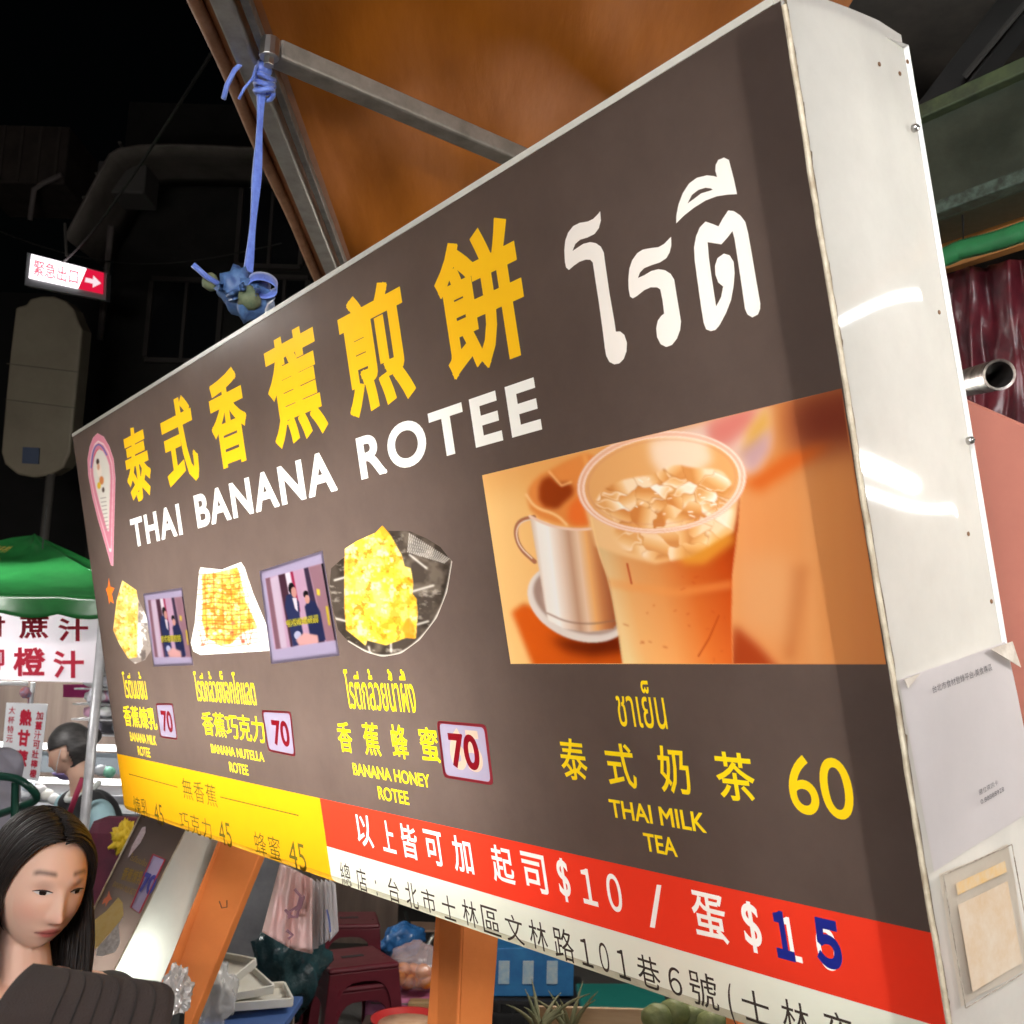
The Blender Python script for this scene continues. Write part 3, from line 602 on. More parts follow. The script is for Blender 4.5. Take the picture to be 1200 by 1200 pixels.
# taped snapshots
def snapshot(name, outer, inner, label, k):
    p = Paint(min(a for a, _ in outer) - 2, min(b for _, b in outer) - 2, max(a for a, _ in outer) + 2, max(b for _, b in outer) + 2, k, (172, 160, 190))
    qd = [np.array(v) for v in inner]
    def mp(x, y): return tuple((qd[0] * (1 - x) + qd[1] * x) * (1 - y) + (qd[3] * (1 - x) + qd[2] * x) * y)
    pg = lambda pts: [mp(*a) for a in pts]
    p.poly(inner, (188, 150, 176), .4); p.poly(pg([(0, 0), (.08, 0), (.12, 1), (.02, 1)]), (120, 84, 96), .5); p.poly(pg([(.08, .02), (.22, 0), (.2, 1), (.1, 1)]), (196, 176, 196), .8)
    p.poly(pg([(.22, 0), (.34, 0), (.36, .4), (.3, 1), (.26, 1)]), (64, 38, 50), .6); p.poly(pg([(.34, 0), (.42, 0), (.43, .35), (.36, .35)]), (224, 214, 226), .5); p.poly(pg([(.43, 0), (.47, 0), (.5, .55), (.46, .55)]), (150, 34, 66), .5)
    p.poly(pg([(.66, 0), (.74, 0), (.82, 1), (.7, 1)]), (52, 40, 60), .6); p.poly(pg([(.74, 0), (.96, 0), (1, 1), (.84, 1)]), (140, 104, 116), .8); p.poly(pg([(.96, 0), (1, 0), (1, 1), (.98, 1)]), (30, 24, 30), .4)
    p.poly(pg([(.26, .45), (.3, .3), (.4, .28), (.5, .42), (.48, .62), (.5, .98), (.3, 1), (.28, .6)]), (38, 44, 78), .6); p.poly(pg([(.58, .5), (.66, .42), (.76, .46), (.82, .6), (.84, .98), (.6, .98)]), (34, 38, 70), .6)
    e = lambda x, y, rx, ry, c: p.poly(pg([(x + rx * math.cos(t), y + ry * math.sin(t)) for t in np.linspace(0, 6.28, 14)]), c, .4)
    e(.41, .22, .055, .08, (28, 22, 26)); e(.44, .28, .045, .075, (196, 140, 130)); e(.63, .34, .045, .05, (26, 20, 24)); e(.64, .41, .04, .06, (200, 144, 132)); p.poly(pg([(.4, .35), (.47, .36), (.46, .55), (.42, .5)]), (220, 210, 222), .4)
    e(.4, .86, .06, .06, (180, 180, 210)); p.poly(pg([(.36, .92), (.5, .84), (.72, .9), (.72, 1), (.4, 1)]), (214, 160, 158), .8); p.poly(pg([(.82, .3), (.87, .32), (.86, .4), (.81, .38)]), (214, 190, 60), .6); p.poly(pg([(.92, .55), (.96, .55), (.95, .8), (.92, .8)]), (190, 170, 40), .6)
    for j in range(6): p.poly(pg([(.26 + j * .088, .63), (.335 + j * .088, .63), (.335 + j * .088, .73), (.26 + j * .088, .73)]), (214, 200, 40), .35, .55)
    o = picture(name, outer, p, sign, .8, .0016, label)
    vs, fs = glyph_tris('泰式香蕉煎餅', .02); a, b = uv(*mp(.25, .63)), uv(*mp(.79, .745)); me = bpy.data.meshes.new('caption')
    me.from_pydata([tuple(SP(a[0] + x * (b[0] - a[0]), b[1] + y * (a[1] - b[1]), .0022)) for x, y in vs], [], fs); link('caption', me, pmat('caption_yellow', (.75, .62, .03), .5), o)
snapshot('taped_photo', zz(120, 640, 6, [(292, 335), (565, 290), (645, 835), (368, 845)]), zz(120, 640, 6, [(320, 380), (570, 355), (632, 780), (365, 780)]), 'small snapshot of two people in dark jackets taped between the first two dishes', 3.5)
snapshot('taped_photo', zz(300, 600, 5, [(25, 345), (395, 225), (495, 840), (95, 890)]), zz(300, 600, 5, [(55, 390), (395, 300), (468, 750), (110, 805)]), 'larger snapshot of two people in dark jackets taped left of the third dish', 3)
# price stickers
def roundq(c, r, n=4):
    """four px corners -> rounded outline in uv"""
    pts = [Vector(uv(*a)) for a in c]; out = []
    for i in range(4):
        a, b, d = pts[i - 1], pts[i], pts[(i + 1) % 4]; p1 = b + (a - b).normalized() * r; p2 = b + (d - b).normalized() * r
        for k in range(n + 1):
            t = k / n; out.append(p1 * (1 - t) ** 2 + b * 2 * t * (1 - t) + p2 * t * t)
    return out
def sticker(c, a, b, lab, ghost=None):
    o_ = roundq(c, .008); ce = sum(o_, Vector((0, 0))) / len(o_); rr = (uv(*c[1])[0] - uv(*c[0])[0])
    inn = [ce + (q_ - ce) * .90 for q_ in o_]; lay = [('b', np.array(o_), loop_edges(len(o_))), ('f', np.array(inn), loop_edges(len(inn)))]
    if ghost:
        (ua, va), (ub, vb) = uv(*ghost[0]), uv(*ghost[1]); vs, fs = glyph('65', .03); lay.append(('g', np.column_stack((ua + vs[:, 0] * (ub - ua), vb + vs[:, 1] * (va - vb))), fs))
    (ua, va), (ub, vb) = uv(*a), uv(*b); vs, fs = glyph('70', .03); lay.append(('d', np.column_stack((ua + vs[:, 0] * (ub - ua), vb + vs[:, 1] * (va - vb))), fs))
    v2, g2 = planar(lay); pl = lambda x, y: SP(x, y, .0012)
    s_ = sheet('price_sticker', v2, g2['f'], pl, vinyl('sticker_lilac', (.46, .41, .55), trans=.32, gloss=.03), sign, lab)
    sheet('border', v2, g2['b'], pl, vinyl('sticker_red', (.40, .035, .05), trans=.3, gloss=.03), s_); sheet('digits', v2, g2['d'], pl, vinyl('sticker_digits', (.22, .005, .012), trans=.3, gloss=.03), s_)
    if ghost: sheet('old_digits', v2, g2['g'], pl, vinyl('sticker_ghost', (.78, .58, .44), trans=.3, gloss=.03), s_)
sticker([(183, 824), (203, 824), (209, 867), (188.7, 864)], (188.5, 832), (204.5, 859), 'smallest lilac price sticker, left')
sticker([(307, 831.7), (341.7, 833.5), (347.5, 886.7), (315, 880)], (318, 843), (342, 876), 'lilac price sticker beside the second dish')
sticker([(512.4, 844), (570.7, 848.8), (579.5, 920.3), (520.8, 910.8)], (525, 858), (565.5, 904), 'largest lilac price sticker, older digits showing through', ((524, 852), (569, 906)))

# ---- the box behind the face
white_pl = vinyl('opal_acrylic', (.62, .61, .57), trans=.5, gloss=.075, rough=.05, dirt=.16, wave=.012)
inner_w = pmat('box_white', (.8, .8, .78), .6)
tin = pmat('painted_tin', (.62, .61, .58), .45, col2=(.42, .40, .36), scale=14, amt=.5)
mb = MB(); mb.grid(lambda a, b: SP(uR * a, .0, -DEP * b), 1, 1); mb.grid(lambda a, b: SP(uR * a, -.004 * 0, 0) - V * 0, 1, 1) if False else None
mb.add([SP(0, 0, -DEP), SP(uR, 0, -DEP), SP(uR, vB, -DEP), SP(0, vB, -DEP)], [(0, 1, 2, 3)]); mb.add([SP(0, vB, -.03), SP(uR, vB, -.03), SP(uR, vB, -DEP), SP(0, vB, -DEP)], [(0, 1, 2, 3)])
mb.add([SP(0, 0, 0), SP(0, vB, -.03), SP(0, vB, -DEP), SP(0, 0, -DEP)], [(0, 1, 2, 3)])
mb.build('housing', inner_w, sign)
# rounded bottom lip of the film, yellow on the left and white on the right
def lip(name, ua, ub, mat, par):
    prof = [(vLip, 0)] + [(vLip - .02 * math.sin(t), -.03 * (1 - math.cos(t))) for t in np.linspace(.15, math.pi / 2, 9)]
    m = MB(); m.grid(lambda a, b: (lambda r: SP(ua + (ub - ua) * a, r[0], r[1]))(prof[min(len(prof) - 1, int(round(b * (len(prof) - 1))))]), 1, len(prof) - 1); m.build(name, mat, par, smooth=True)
lip('bottom_lip', 0, uY, vinyl('film_yellow_lip_shaded', (.50, .26, .012), dirt=.5, **K), PART['yellow_band']); lip('bottom_lip', uY, uR, vinyl('film_white_lip_shaded', (.50, .49, .38), dirt=.5, **K), PART['white_band'])  # lip shade painted as darker film colours, with dirt mottling on top
# pale trim strip along the top edge and the worn film edge at the near corner
mb = MB(); mb.box(SP(uR / 2 - .003, .0035, -.010), uR - .006, .007, .022, (U, V, NN)); mb.build('top_trim', vinyl('trim_pale', (.86, .84, .74), trans=.5, dirt=.25), sign)
# end cap facing the camera: wavy opal sheet with a folded back edge
def capfn(a, b):
    v = .012 - (.012 - vB) * b
    n = -DEP * (a * 1.0) ; bulge = .0012 * math.sin(math.pi * min(1, a * 1.35)) * (1 + .25 * math.sin(9 * b + 1)) if a < .74 else .0012 * math.sin(math.pi * .999) - .007 * (a - .74) / .26
    top = 0
    if b < .03: top = -.03 * max(0, .12 - a) / .12 * 0
    return SP(uR, v, n) + U * (.002 + bulge + .0004 * math.sin(23 * b + 5 * a))
mb = MB(); mb.grid(capfn, 28, 70); cap = mb.build('end_cap', white_pl, sign, smooth=True)
rr = random.Random(4); mb = MB()
for k in range(26):                                                       # ragged glue and dirt along the film's near edge
    b = rr.random() ** 1.3; mb.tube([capfn(.0, b) + U * .001, capfn(rr.uniform(.004, .02), b + rr.uniform(.002, .012)) + U * .0010, capfn(rr.uniform(.004, .016), b + rr.uniform(.012, .03)) + U * .0006], [.0010, rr.uniform(.0007, .0016), .0004], 5)
mb.tube([capfn(.012, t) + U * .0006 + NN * rr.uniform(-.0006, .0006) for t in np.linspace(0, 1, 80)], .0013, 5)
mb.build('edge_grime', pmat('grime', (.06, .045, .03), .9, col2=(.2, .15, .09), scale=60), sign)
mb = MB(); mb.tube([capfn(.004, t) + NN * .002 + U * (.001 + rr.uniform(-.0004, .0004)) for t in np.linspace(0.02, 1, 60)], .0022, 6); mb.build('edge_bead', pmat('edge_cream', (.62, .56, .42), .6, col2=(.34, .27, .18), scale=40), sign)
metal = pmat('screw_steel', (.45, .44, .42), .35, 1.0)
def on_cap(px, py, lift=.0): return onplane(px, py, SP(uR, 0), U) + U * (.003 + lift)
for (x, y) in [(1068, 152), (1132, 517)]:
    c = on_cap(x, y, -.002); t_ = Matrix.Translation(c) @ Matrix((V.cross(U), V, U)).transposed().to_4x4()
    mb = MB(); mb.lathe([(0, .006), (.0026, .0058), (.0036, .004), (.0038, .001), (.003, 0)], 14, t_); s_ = mb.build('screw', metal, sign, smooth=True)
    mb = MB(); mb.box(c + U * .0062, .0045, .0007, .0006, (V.cross(U), V, U)); mb.build('slot', pmat('slot_dark', (.03, .03, .03), .8), s_)
for (x, y) in [(1060, 74), (1051, 88), (1097, 367), (1131, 626), (1158, 705), (1027, 77)]:
    mb = MB(); mb.ball(on_cap(x, y), (.0022, .0022, .0008), 2, (V, NN, U))
    mb.build('rust_spot', pmat('rust', (.22, .11, .05), .9, col2=(.10, .05, .025), scale=300), sign)
mb = MB(); mb.tube([SP(.95 * uR, .06 * vB, -.125), SP(.95 * uR, .94 * vB, -.125)], .012, 10); mb.build('fluorescent_tube', emat('tube_glow_end', (1, .975, .92), 8), sign)  # upright tube added inside the box to brighten the end cap
# two paper notices stuck to the end cap (their square codes are left out)
def capquad(c, lift): return [on_cap(x, y, lift) for x, y in c]
def paper(c, mat, lab, lift):
    qd = capquad(c, lift); nn = U
    m = MB(); m.grid(lambda a, b: Vector(quadmap(qd, np.array([(a, 1 - b)]))[0]) + U * (.0025 * math.sin(3 * a + 5 * b) * math.sin(math.pi * a) + .004 * max(0, a - .85) * math.sin(7 * b)), 14, 20)
    return m.build('paper_notice', mat, sign, smooth=True, label=lab), qd
pm = vinyl('notice_paper', (.60, .56, .56), trans=.35, gloss=.02, dirt=.10)
o_, qd = paper([(1041, 796), (1166, 752), (1208, 940), (1082, 1020)], pm, 'greyish laminated paper notice with fine print', .006)
ink = pmat('notice_ink', (.09, .085, .09), .8)
text_on('fine_print', '台北市食材登錄平台-美食專區', subq(qd, .22, .085, .78, .125), ink, o_, .0, 1, .0035, U); text_on('fine_print', '攤位資訊卡', subq(qd, .44, .72, .62, .75), ink, o_, 0, 1, .003, U); text_on('fine_print', '0.88888928', subq(qd, .44, .775, .66, .80), ink, o_, 0, 1, .003, U)
m = MB(); c3 = capquad([(1041, 796), (1060, 789), (1046, 806)], .010); m.prism(c3, U * .0006); pbk = pmat('paper_back', (.42, .36, .30), .8, col2=(.6, .55, .48), scale=60); m.build('curled_corner', pbk, o_); m = MB(); c3 = capquad([(1140, 761), (1166, 752), (1176, 782)], .012); m.prism(c3, U * .0006); m.build('curled_corner', pbk, o_)
pm2 = vinyl('notice_stained', (.62, .55, .46), trans=.35, gloss=.03, dirt=.25)
o_, qd = paper([(1086, 1022), (1167, 987), (1193, 1128), (1112, 1176)], pm2, 'small stained paper notice peeling at its edges', .007)
m = MB(); m.grid(lambda a, b: Vector(quadmap(subq(qd, .14, .10, .86, .19), np.array([(a, 1 - b)]))[0]) + U * .0035, 6, 2); m.build('orange_stripe', pmat('notice_orange', (.62, .36, .10), .8, col2=(.55, .46, .34), scale=90, amt=.8), o_)
m = MB(); m.grid(lambda a, b: Vector(quadmap(subq(qd, .12, .26, .84, .92), np.array([(a, 1 - b)]))[0]) + U * .0036, 8, 8); m.build('stained_patch', pmat('notice_stain', (.50, .33, .18), .8, col2=(.62, .55, .46), scale=38, amt=.9), o_)
m = MB(); e = [Vector(v) + U * .0036 for v in qd]; m.tube([e[0], e[1], e[2], e[3], e[0]], .0005, 5); m.build('torn_edge', pmat('paper_edge_dark', (.16, .12, .09), .9, col2=(.45, .4, .33), scale=120), o_)
# unseen half-clear sheet added near the right end to dim the film there
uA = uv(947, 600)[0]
mb = MB(); mb.box(SP(uA + (uR - uA) * .5, vB / 2, -.006), (uR - uA) * .97, -vB * .98, .002, (U, V, NN)); mb.build('strip_dimmer', glassy('dimmer_grey', (.5, .48, .48), .34, .5), sign)
# fluorescent tubes inside the box
for vv, e in ((.40, TUBE_E * .8), (.74, TUBE_E * 1.05)):
    mb = MB(); mb.tube([SP(.05 * uR, vv * vB, -DEP + .03), SP(.71 * uR, vv * vB, -DEP + .03)], .013, 10); mb.build('fluorescent_tube', emat('tube_glow_%d' % int(vv * 100), (1, .975, .92), e), sign)
print('SIGN', 'uR', uR, 'vB', vB, 'DEP', DEP, 'far depth', (M3.transposed() @ (SP(0, 0) - CAM)).z, 'near', (M3.transposed() @ (SP(uR, 0) - CAM)).z, 'z', SP(0, 0).z, SP(0, vB).z, 'corner', project(SP(uR, 0)), project(SP(uR, vB)), project(SP(0, vB)), project(SP(0, 0)))

# ================================================================== LAMPS OF THE MARKET AND ADDED FILL LAMPS (fixtures with their tubes)
def led_tube(a, b, strength, label, col=(1, .97, .93), r=.013):
    a = Vector(a); b = Vector(b); t = thing('tube_light', label, 'lamp', (a + b) / 2 + Vector((0, 0, .03)))
    mb = MB(); mb.bar(a + Vector((0, 0, .03)), b + Vector((0, 0, .03)), .045, .03); mb.build('batten', pmat('batten_white', (.7, .7, .68), .5), t)
    mb = MB(); mb.tube([a, b], r, 10); mb.build('tube', emat('led_%g_%g' % (strength, col[2]), col, strength), t)
    mb = MB(); m_ = (a + b) / 2; mb.tube([m_ + Vector((0, 0, .045)), m_ + Vector((0, 0, .6))], .003, 6); mb.build('hanger', pmat('wire_black', (.02, .02, .02), .5), t)
    return t
def cap_mirror(px, py, d):
    """where a lamp must hang for its mirror image in the end cap to be seen at this spot"""
    c0 = SP(uR, 0); r = ray(px, py).normalized(); w = on_cap(px, py) + r * d; return w - U * 2 * (w - c0).dot(U)
for (x, y, x2, y2, d, lab) in [(975, 374, 1118, 344, 1.7, 'nearer white tube light hanging beside the sign end cap'), (1005, 586, 1150, 592, 2.1, 'farther white tube light hanging beside the sign end cap')]:
    pa_, pb_ = cap_mirror(x, y, d), cap_mirror(x2, y2, d); e_ = (pb_ - pa_) * .5; led_tube(pa_ - e_, pb_ + e_, 38, lab, (.94, .97, 1.0), .010)
led_tube((-.75, -.9, 2.5), (.45, -1.1, 2.5), 420, 'unseen white fill tube added over the aisle in front of the sign', (.93, .95, 1.0))  # added out of view to light the sign face and the woman
led_tube((.25, 3.3, 2.35), (1.35, 3.6, 2.35), 430, 'unseen white fill tube added under the orange canopy behind the sign', (1, .95, .86))  # hidden lamp added to brighten the tarp, stools and ground
led_tube((-3.6, 3.0, 2.7), (-2.6, 3.2, 2.7), 520, 'unseen white fill tube added over the lane left of the juice stall', (1, .96, .92))  # added off to the left to brighten the vendor and banner
led_tube((-1.5, -1.7, 1.75), (-.3, -2.1, 1.75), 760, 'low unseen white fill tube added opposite the sign', (1, .96, .92))  # added behind the camera to brighten posts, bags and woman
led_tube((.95, .45, 2.0), (1.45, .95, 2.0), 170, 'unseen white fill tube added right of the sign', (1, .95, .88))  # added out of view to light the orange post from the right
led_tube((-3.1, 5.6, 1.93), (-2.1, 5.7, 1.93), 330, 'white tube light inside the juice stall', (1, .97, .95))

# ================================================================== ORANGE CANOPY, ITS FRAME, THE BLUE STRING
bow_at = onplane(287, 352, O0 - NN * .02, NN)
zc = bow_at.z
for k in range(4000):
    zc += .001
    if project(Vector((bow_at.x, bow_at.y, zc)))[1] < 62: break
ZC = zc + .03
canopy = thing('tarp_canopy', 'orange brown tarpaulin canopy on grey metal tubes above the sign', 'canopy', (1.0, 2.0, ZC))
hA = onz(237, 20, ZC - .03); hB = onz(370, 320, ZC - .03); hd = (hB - hA).normalized(); hp = Vector((hd.y, -hd.x, 0))
if hp.x < 0: hp = -hp
TW = (onz(1035, 0, ZC) - hA).dot(hp)
def tarp_fn(a, b):
    s_ = -2.2 + 6.2 * b; t_ = a * TW
    w = .03 * math.sin(s_ * 2.1 + t_ * 1.3) + .022 * math.sin(t_ * 5.0 - s_ * 1.2) + .012 * math.sin(s_ * 9 + 3 * math.sin(t_ * 3)) + .006 * math.sin(t_ * 26 - s_ * 7 + 2 * math.sin(s_ * 2)) * max(0, math.sin(s_ * 1.7 + t_)) + .010 * noise.noise(Vector((s_ * 4, t_ * 7, 0)))
    return hA + hd * s_ + hp * t_ + Vector((0, 0, .03 + .10 * math.sin(min(1, t_ / 2) * 1.5) + (w if t_ > .12 else w * t_ / .12)))
tarp_m = pmat('tarp_orange', (.44, .135, .010), .75, col2=(.32, .092, .006), scale=2, bump=.4, bscale=3, stretch=(6, 1.2, 1), amt=.8, spec=.15)
mb = MB(); mb.grid(tarp_fn, 110, 160); mb.build('tarp', tarp_m, canopy, smooth=True)
mb = MB(); mb.tube([hA + hd * t_ + Vector((0, 0, .004 * math.sin(t_ * 11))) for t_ in np.linspace(-2.2, 4, 60)], .012, 8); mb.build('hem', pmat('tarp_hem', (.42, .22, .12), .6, col2=(.3, .14, .07), scale=30), canopy, smooth=True)
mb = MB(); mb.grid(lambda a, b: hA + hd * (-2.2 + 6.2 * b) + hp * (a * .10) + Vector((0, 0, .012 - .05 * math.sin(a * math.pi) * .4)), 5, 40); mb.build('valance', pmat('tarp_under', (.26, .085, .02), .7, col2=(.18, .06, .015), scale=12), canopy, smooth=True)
galv = pmat('galvanised', (.40, .38, .34), .42, .55, col2=(.26, .24, .21), scale=26, amt=.7)
tA = onz(271, 20, ZC - .05); tB = onz(388, 311, ZC - .05); td = (tB - tA).normalized(); W_ = 0.05
mb = MB(); mb.bar(tA - td * 2, tB + td * 1.5, .034, .034); mb.build('frame_tube', galv, canopy, bevel=.004)
tp = Vector((td.y, -td.x, 0)); tp = tp if tp.x > 0 else -tp
mb = MB(); mb.bar(tA - td * 2 + tp * .034, tB + td * 1.5 + tp * .034, .014, .02); mb.build('frame_rail', pmat('galv_dark', (.20, .19, .17), .5, .5, col2=(.12, .11, .1), scale=30), canopy, bevel=.002)
jt = onz(322, 62, ZC - .055); e2 = onz(600, 182, ZC - .03)
sd_ = (e2 - jt).normalized(); mb = MB(); mb.bar(jt, jt + sd_ * 2.4, .042, .034); mb.build('strut', pmat('strut_grey', (.30, .27, .23), .5, .4, col2=(.2, .18, .15), scale=20), canopy, bevel=.005)
mb = MB(); c = onz(316, 60, ZC - .075); mb.tube([c + Vector((0, 0, .02)), c - Vector((0, 0, .012))], .016, 12); mb.tube([c - Vector((0, 0, .012)), c - Vector((0, 0, .026))], .009, 6); mb.build('bolt', metal, canopy, bevel=.001)
# legs of the canopy frame, standing behind the sign and beyond the frame
for q_ in (tA - td * 1.9, tB + td * 1.4):
    mb = MB(); mb.tube([Vector((q_.x, q_.y, 0)), Vector((q_.x, q_.y, ZC - .06))], .02, 8)
    if q_.y < 0: mb.build('pole', galv, canopy, smooth=True)
blue = pmat('string_blue', (.10, .16, .55), .4, col2=(.16, .26, .70), scale=60, sheen=.3); blued = pmat('string_blue_dark', (.05, .10, .26), .45, col2=(.10, .20, .38), scale=60)
top = Vector((bow_at.x, bow_at.y, ZC - .08)); strg = thing('plastic_string', 'blue plastic string tied to the canopy joint, hanging down to a bow', 'string', bow_at)
mb = MB(); mb.grid(lambda a, b: bow_at + (top - bow_at) * b + RTV * 0 + Vector(((a - .5) * (.010 + .006 * math.sin(5 * b)) + .006 * math.sin(3.0 * b), .006 * math.sin(9 * b) * (a - .5), 0)), 3, 30) if False else None
RT = M3 @ Vector((1, 0, 0))
mb.grid(lambda a, b: bow_at + (top - bow_at) * b + RT * ((a - .5) * (.012 + .003 * math.sin(14 * b)) + .004 * math.sin(3.1 * b)) + Vector((0, .004 * math.sin(20 * a), 0)), 4, 30); mb.build('ribbon', blue, strg, smooth=True, solid=.0015)
mb = MB(); rs = random.Random(2)
for k in range(3): mb.tube([top + Vector((.015 * math.cos(t_) , .015 * math.sin(t_), -.012 * k + .004 * math.sin(2 * t_ + k))) + RT * .006 for t_ in np.linspace(0, 6.28, 14)], .0045, 6)
mb.ball(top + Vector((0, 0, .02)), .016, 2, fn=lambda v: 1 + .3 * noise.noise(v * 3)); mb.build('knot', blue, strg, smooth=True)
def ptube(m, pts, r, n=6): m.tube([P(*q_) for q_ in pts], r, n)
dj = -(M3.transposed() @ (top - CAM)).z; db = -(M3.transposed() @ (bow_at - CAM)).z
mb = MB(); ptube(mb, [(310, 62, dj), (292, 66, dj - .01), (275, 82, dj - .02), (266, 100, dj - .02), (262, 116, dj - .02)], .0042); ptube(mb, [(302, 72, dj - .01), (296, 92, dj - .03), (286, 104, dj - .03), (280, 116, dj - .03)], .0025); mb.build('loose_end', blue, strg, smooth=True)
mb = MB()
for k in range(9):
    a = rs.uniform(0, 6.28); cx, cy = 284 + rs.uniform(-26, 22), 334 + rs.uniform(-10, 18); l = rs.uniform(8, 17); u_ = Vector((math.cos(a), math.sin(a)))
    c0 = Vector((cx, cy)); n_ = Vector((-u_.y, u_.x))
    mb.grid(lambda s_, t_: P(*(c0 + u_ * (l * (t_ - .3)) + n_ * ((s_ - .5) * 11 * (1 - .6 * abs(t_ - .5)))), db - .02 + .03 * math.sin(3 * t_ + k) + .012 * math.sin(6 * s_)), 4, 8)
mb.ball(P(278, 336, db), .03, 3, fn=lambda v: 1 + .45 * noise.noise(v * 2.2)); mb.ball(P(295, 352, db), .034, 3, fn=lambda v: 1 + .5 * noise.noise(v * 2.5 + Vector((3, 1, 0)))); mb.build('bow', blued, strg, smooth=True, solid=.001)
mb = MB(); mb.grid(lambda s_, t_: P(308 + 17 * math.cos(6.0 * t_ + 2.6), 334 + 12 * math.sin(6.0 * t_ + 2.6) - 3 * math.cos(6 * t_), db - .02 + .02 * (s_ - .5)) + RT * 0 + Vector((0, 0, (s_ - .5) * .014)), 3, 22); mb.build('loop', blue, strg, smooth=True, solid=.001)
mb = MB(); ptube(mb, [(262, 336, db), (243, 325, db - .02), (226, 310, db - .03)], .0048); mb.build('loose_end', blue, strg, smooth=True)
scm = pmat('scrap_green', (.10, .14, .08), .7, col2=(.2, .22, .12), scale=60); mb = MB(); mb.ball(P(247, 331, db), .014, 2, fn=lambda v: 1 + .3 * noise.noise(v * 3)); mb.build('leaf_scrap', scm, strg, smooth=True); mb = MB(); mb.ball(P(292, 350, db - .03), .018, 2, fn=lambda v: 1 + .4 * noise.noise(v * 3)); mb.build('leaf_scrap', pmat('scrap_green', (.10, .14, .08), .7, col2=(.2, .22, .12), scale=60), strg, smooth=True)
mb = MB(); ptube(mb, [(283, 352, db), (284, 372, db)], .0025); mb.build('tie', pmat('tie_grey', (.4, .42, .4), .5), strg)

# ================================================================== RIGHT SIDE: beam, board, hose, curtain, pipe, panel
Uh = Vector((U.x, U.y, 0)).normalized(); Nh = Vector((-Uh.y, Uh.x, 0)); Nh = Nh if Nh.dot(NN) > 0 else -Nh
def wallpt(px, py, back): return onplane(px, py, BEAM0 - Nh * back, Nh)
BEAM0 = P(1140, 170, 1.62)
zt, zb = wallpt(1140, 100, 0).z, wallpt(1140, 242, 0).z
gm = pmat('beam_green', (.012, .018, .011), .55, col2=(.03, .037, .024), scale=10, bump=.15, bscale=60)
bb = thing('steel_beam', 'dark green painted steel beam running behind the right end of the sign', 'beam', BEAM0 - Nh * .05)
def along(z, back, a=-1.2, b=2.4): return Vector((BEAM0.x, BEAM0.y, z)) - Nh * back + Uh * a, Vector((BEAM0.x, BEAM0.y, z)) - Nh * back + Uh * b
a_, b_ = along((zt + zb) / 2, .05); mb = MB(); mb.bar(a_, b_, .09, zt - zb); mb.build('web', gm, bb, bevel=.004)
a_, b_ = along(zt - .012, -.002); mb = MB(); mb.bar(a_, b_, .024, .026); mb.build('upper_flange', pmat('beam_green_worn', (.06, .085, .04), .5, col2=(.03, .04, .025), scale=30), bb, bevel=.003)
a_, b_ = along(zb + .012, -.004); mb = MB(); mb.bar(a_, b_, .03, .022); mb.build('lower_flange', pmat('beam_green_chipped', (.02, .026, .02), .5, col2=(.06, .09, .07), scale=60, amt=.4), bb, bevel=.003)
mb = MB()
for k in range(3): mb.tube([wallpt(1126 + 3 * math.sin(t_ * 2), 240 + 42 * t_, .03 - .02 * math.sin(3 * t_)) for t_ in np.linspace(0, 1, 9)], .0014, 5)
mb.build('cable', pmat('cable_black', (.012, .012, .012), .5), bb)
z1 = wallpt(1150, 215, .12).z; z2 = wallpt(1150, 305, .12).z; a_, b_ = along((z1 + z2) / 2, .12); mb = MB(); mb.bar(a_, b_, .02, z1 - z2)
tag(mb.build('wooden_board', pmat('board_orange', (.42, .19, .055), .6, col2=(.30, .13, .035), scale=6, stretch=(1, 1, 6))), 'orange painted board under the dark green beam', 'board')
hz = [wallpt(x, y, .02) for x, y in [(1070, 312), (1108, 301), (1125, 293), (1150, 287), (1175, 280), (1200, 271), (1240, 262)]]
pts = []; 
for i in range(len(hz) - 1): pts += [hz[i].lerp(hz[i + 1], k / 14) for k in range(14)]
mb = MB(); mb.tube(pts, [.0145 + .0016 * (k % 2) for k in range(len(pts))], 12); tag(mb.build('garden_hose', pmat('hose_green', (.025, .17, .06), .35, col2=(.02, .12, .045), scale=20), smooth=True), 'bright green ribbed hose under the orange board', 'hose')
def curt(a, b):
    x = 1085 + 170 * a; y = 321 - 30 * a + 4 * abs(math.sin(a * 11)) * (1 if b == 0 else 0)
    p0 = wallpt(x, y, .10 + .020 * abs(math.sin(a * 11)) + .006 * math.sin(a * 31 + 9 * b) + .008 * noise.noise(Vector((a * 9, b * 9, 0))))
    return p0 - Vector((0, 0, .55 * b)) + Nh * (.012 * noise.noise(Vector((a * 14, b * 6, 5))))
mb = MB(); mb.grid(curt, 90, 30); tag(mb.build('plastic_curtain', pmat('curtain_red', (.12, .014, .022), .36, col2=(.035, .006, .010), scale=14, spec=.7, bump=.25, bscale=35), smooth=True, solid=.001), 'dark red glossy plastic curtain hanging in folds', 'curtain')
pa, pb = P(1105, 455, 1.60), P(1171, 439, 1.28); pd = (pb - pa).normalized(); pf = pd.to_track_quat('Z', 'Y').to_matrix().to_4x4(); pf.translation = pb
mb = MB(); mb.lathe([(.0165, -.012), (.0165, 0), (.0195, .001), (.0198, -.004), (.0192, -.02), (.0196, -.05), (.019, -.36)], 28, pf); t_ = thing('steel_pipe', 'open end of a scuffed steel pipe in front of the red curtain', 'pipe', pb)
mb.build('barrel', pmat('pipe_scuffed', (.35, .32, .29), .4, .8, col2=(.06, .05, .045), scale=40, stretch=(1, 1, 1), amt=.5), t_, auto=50)
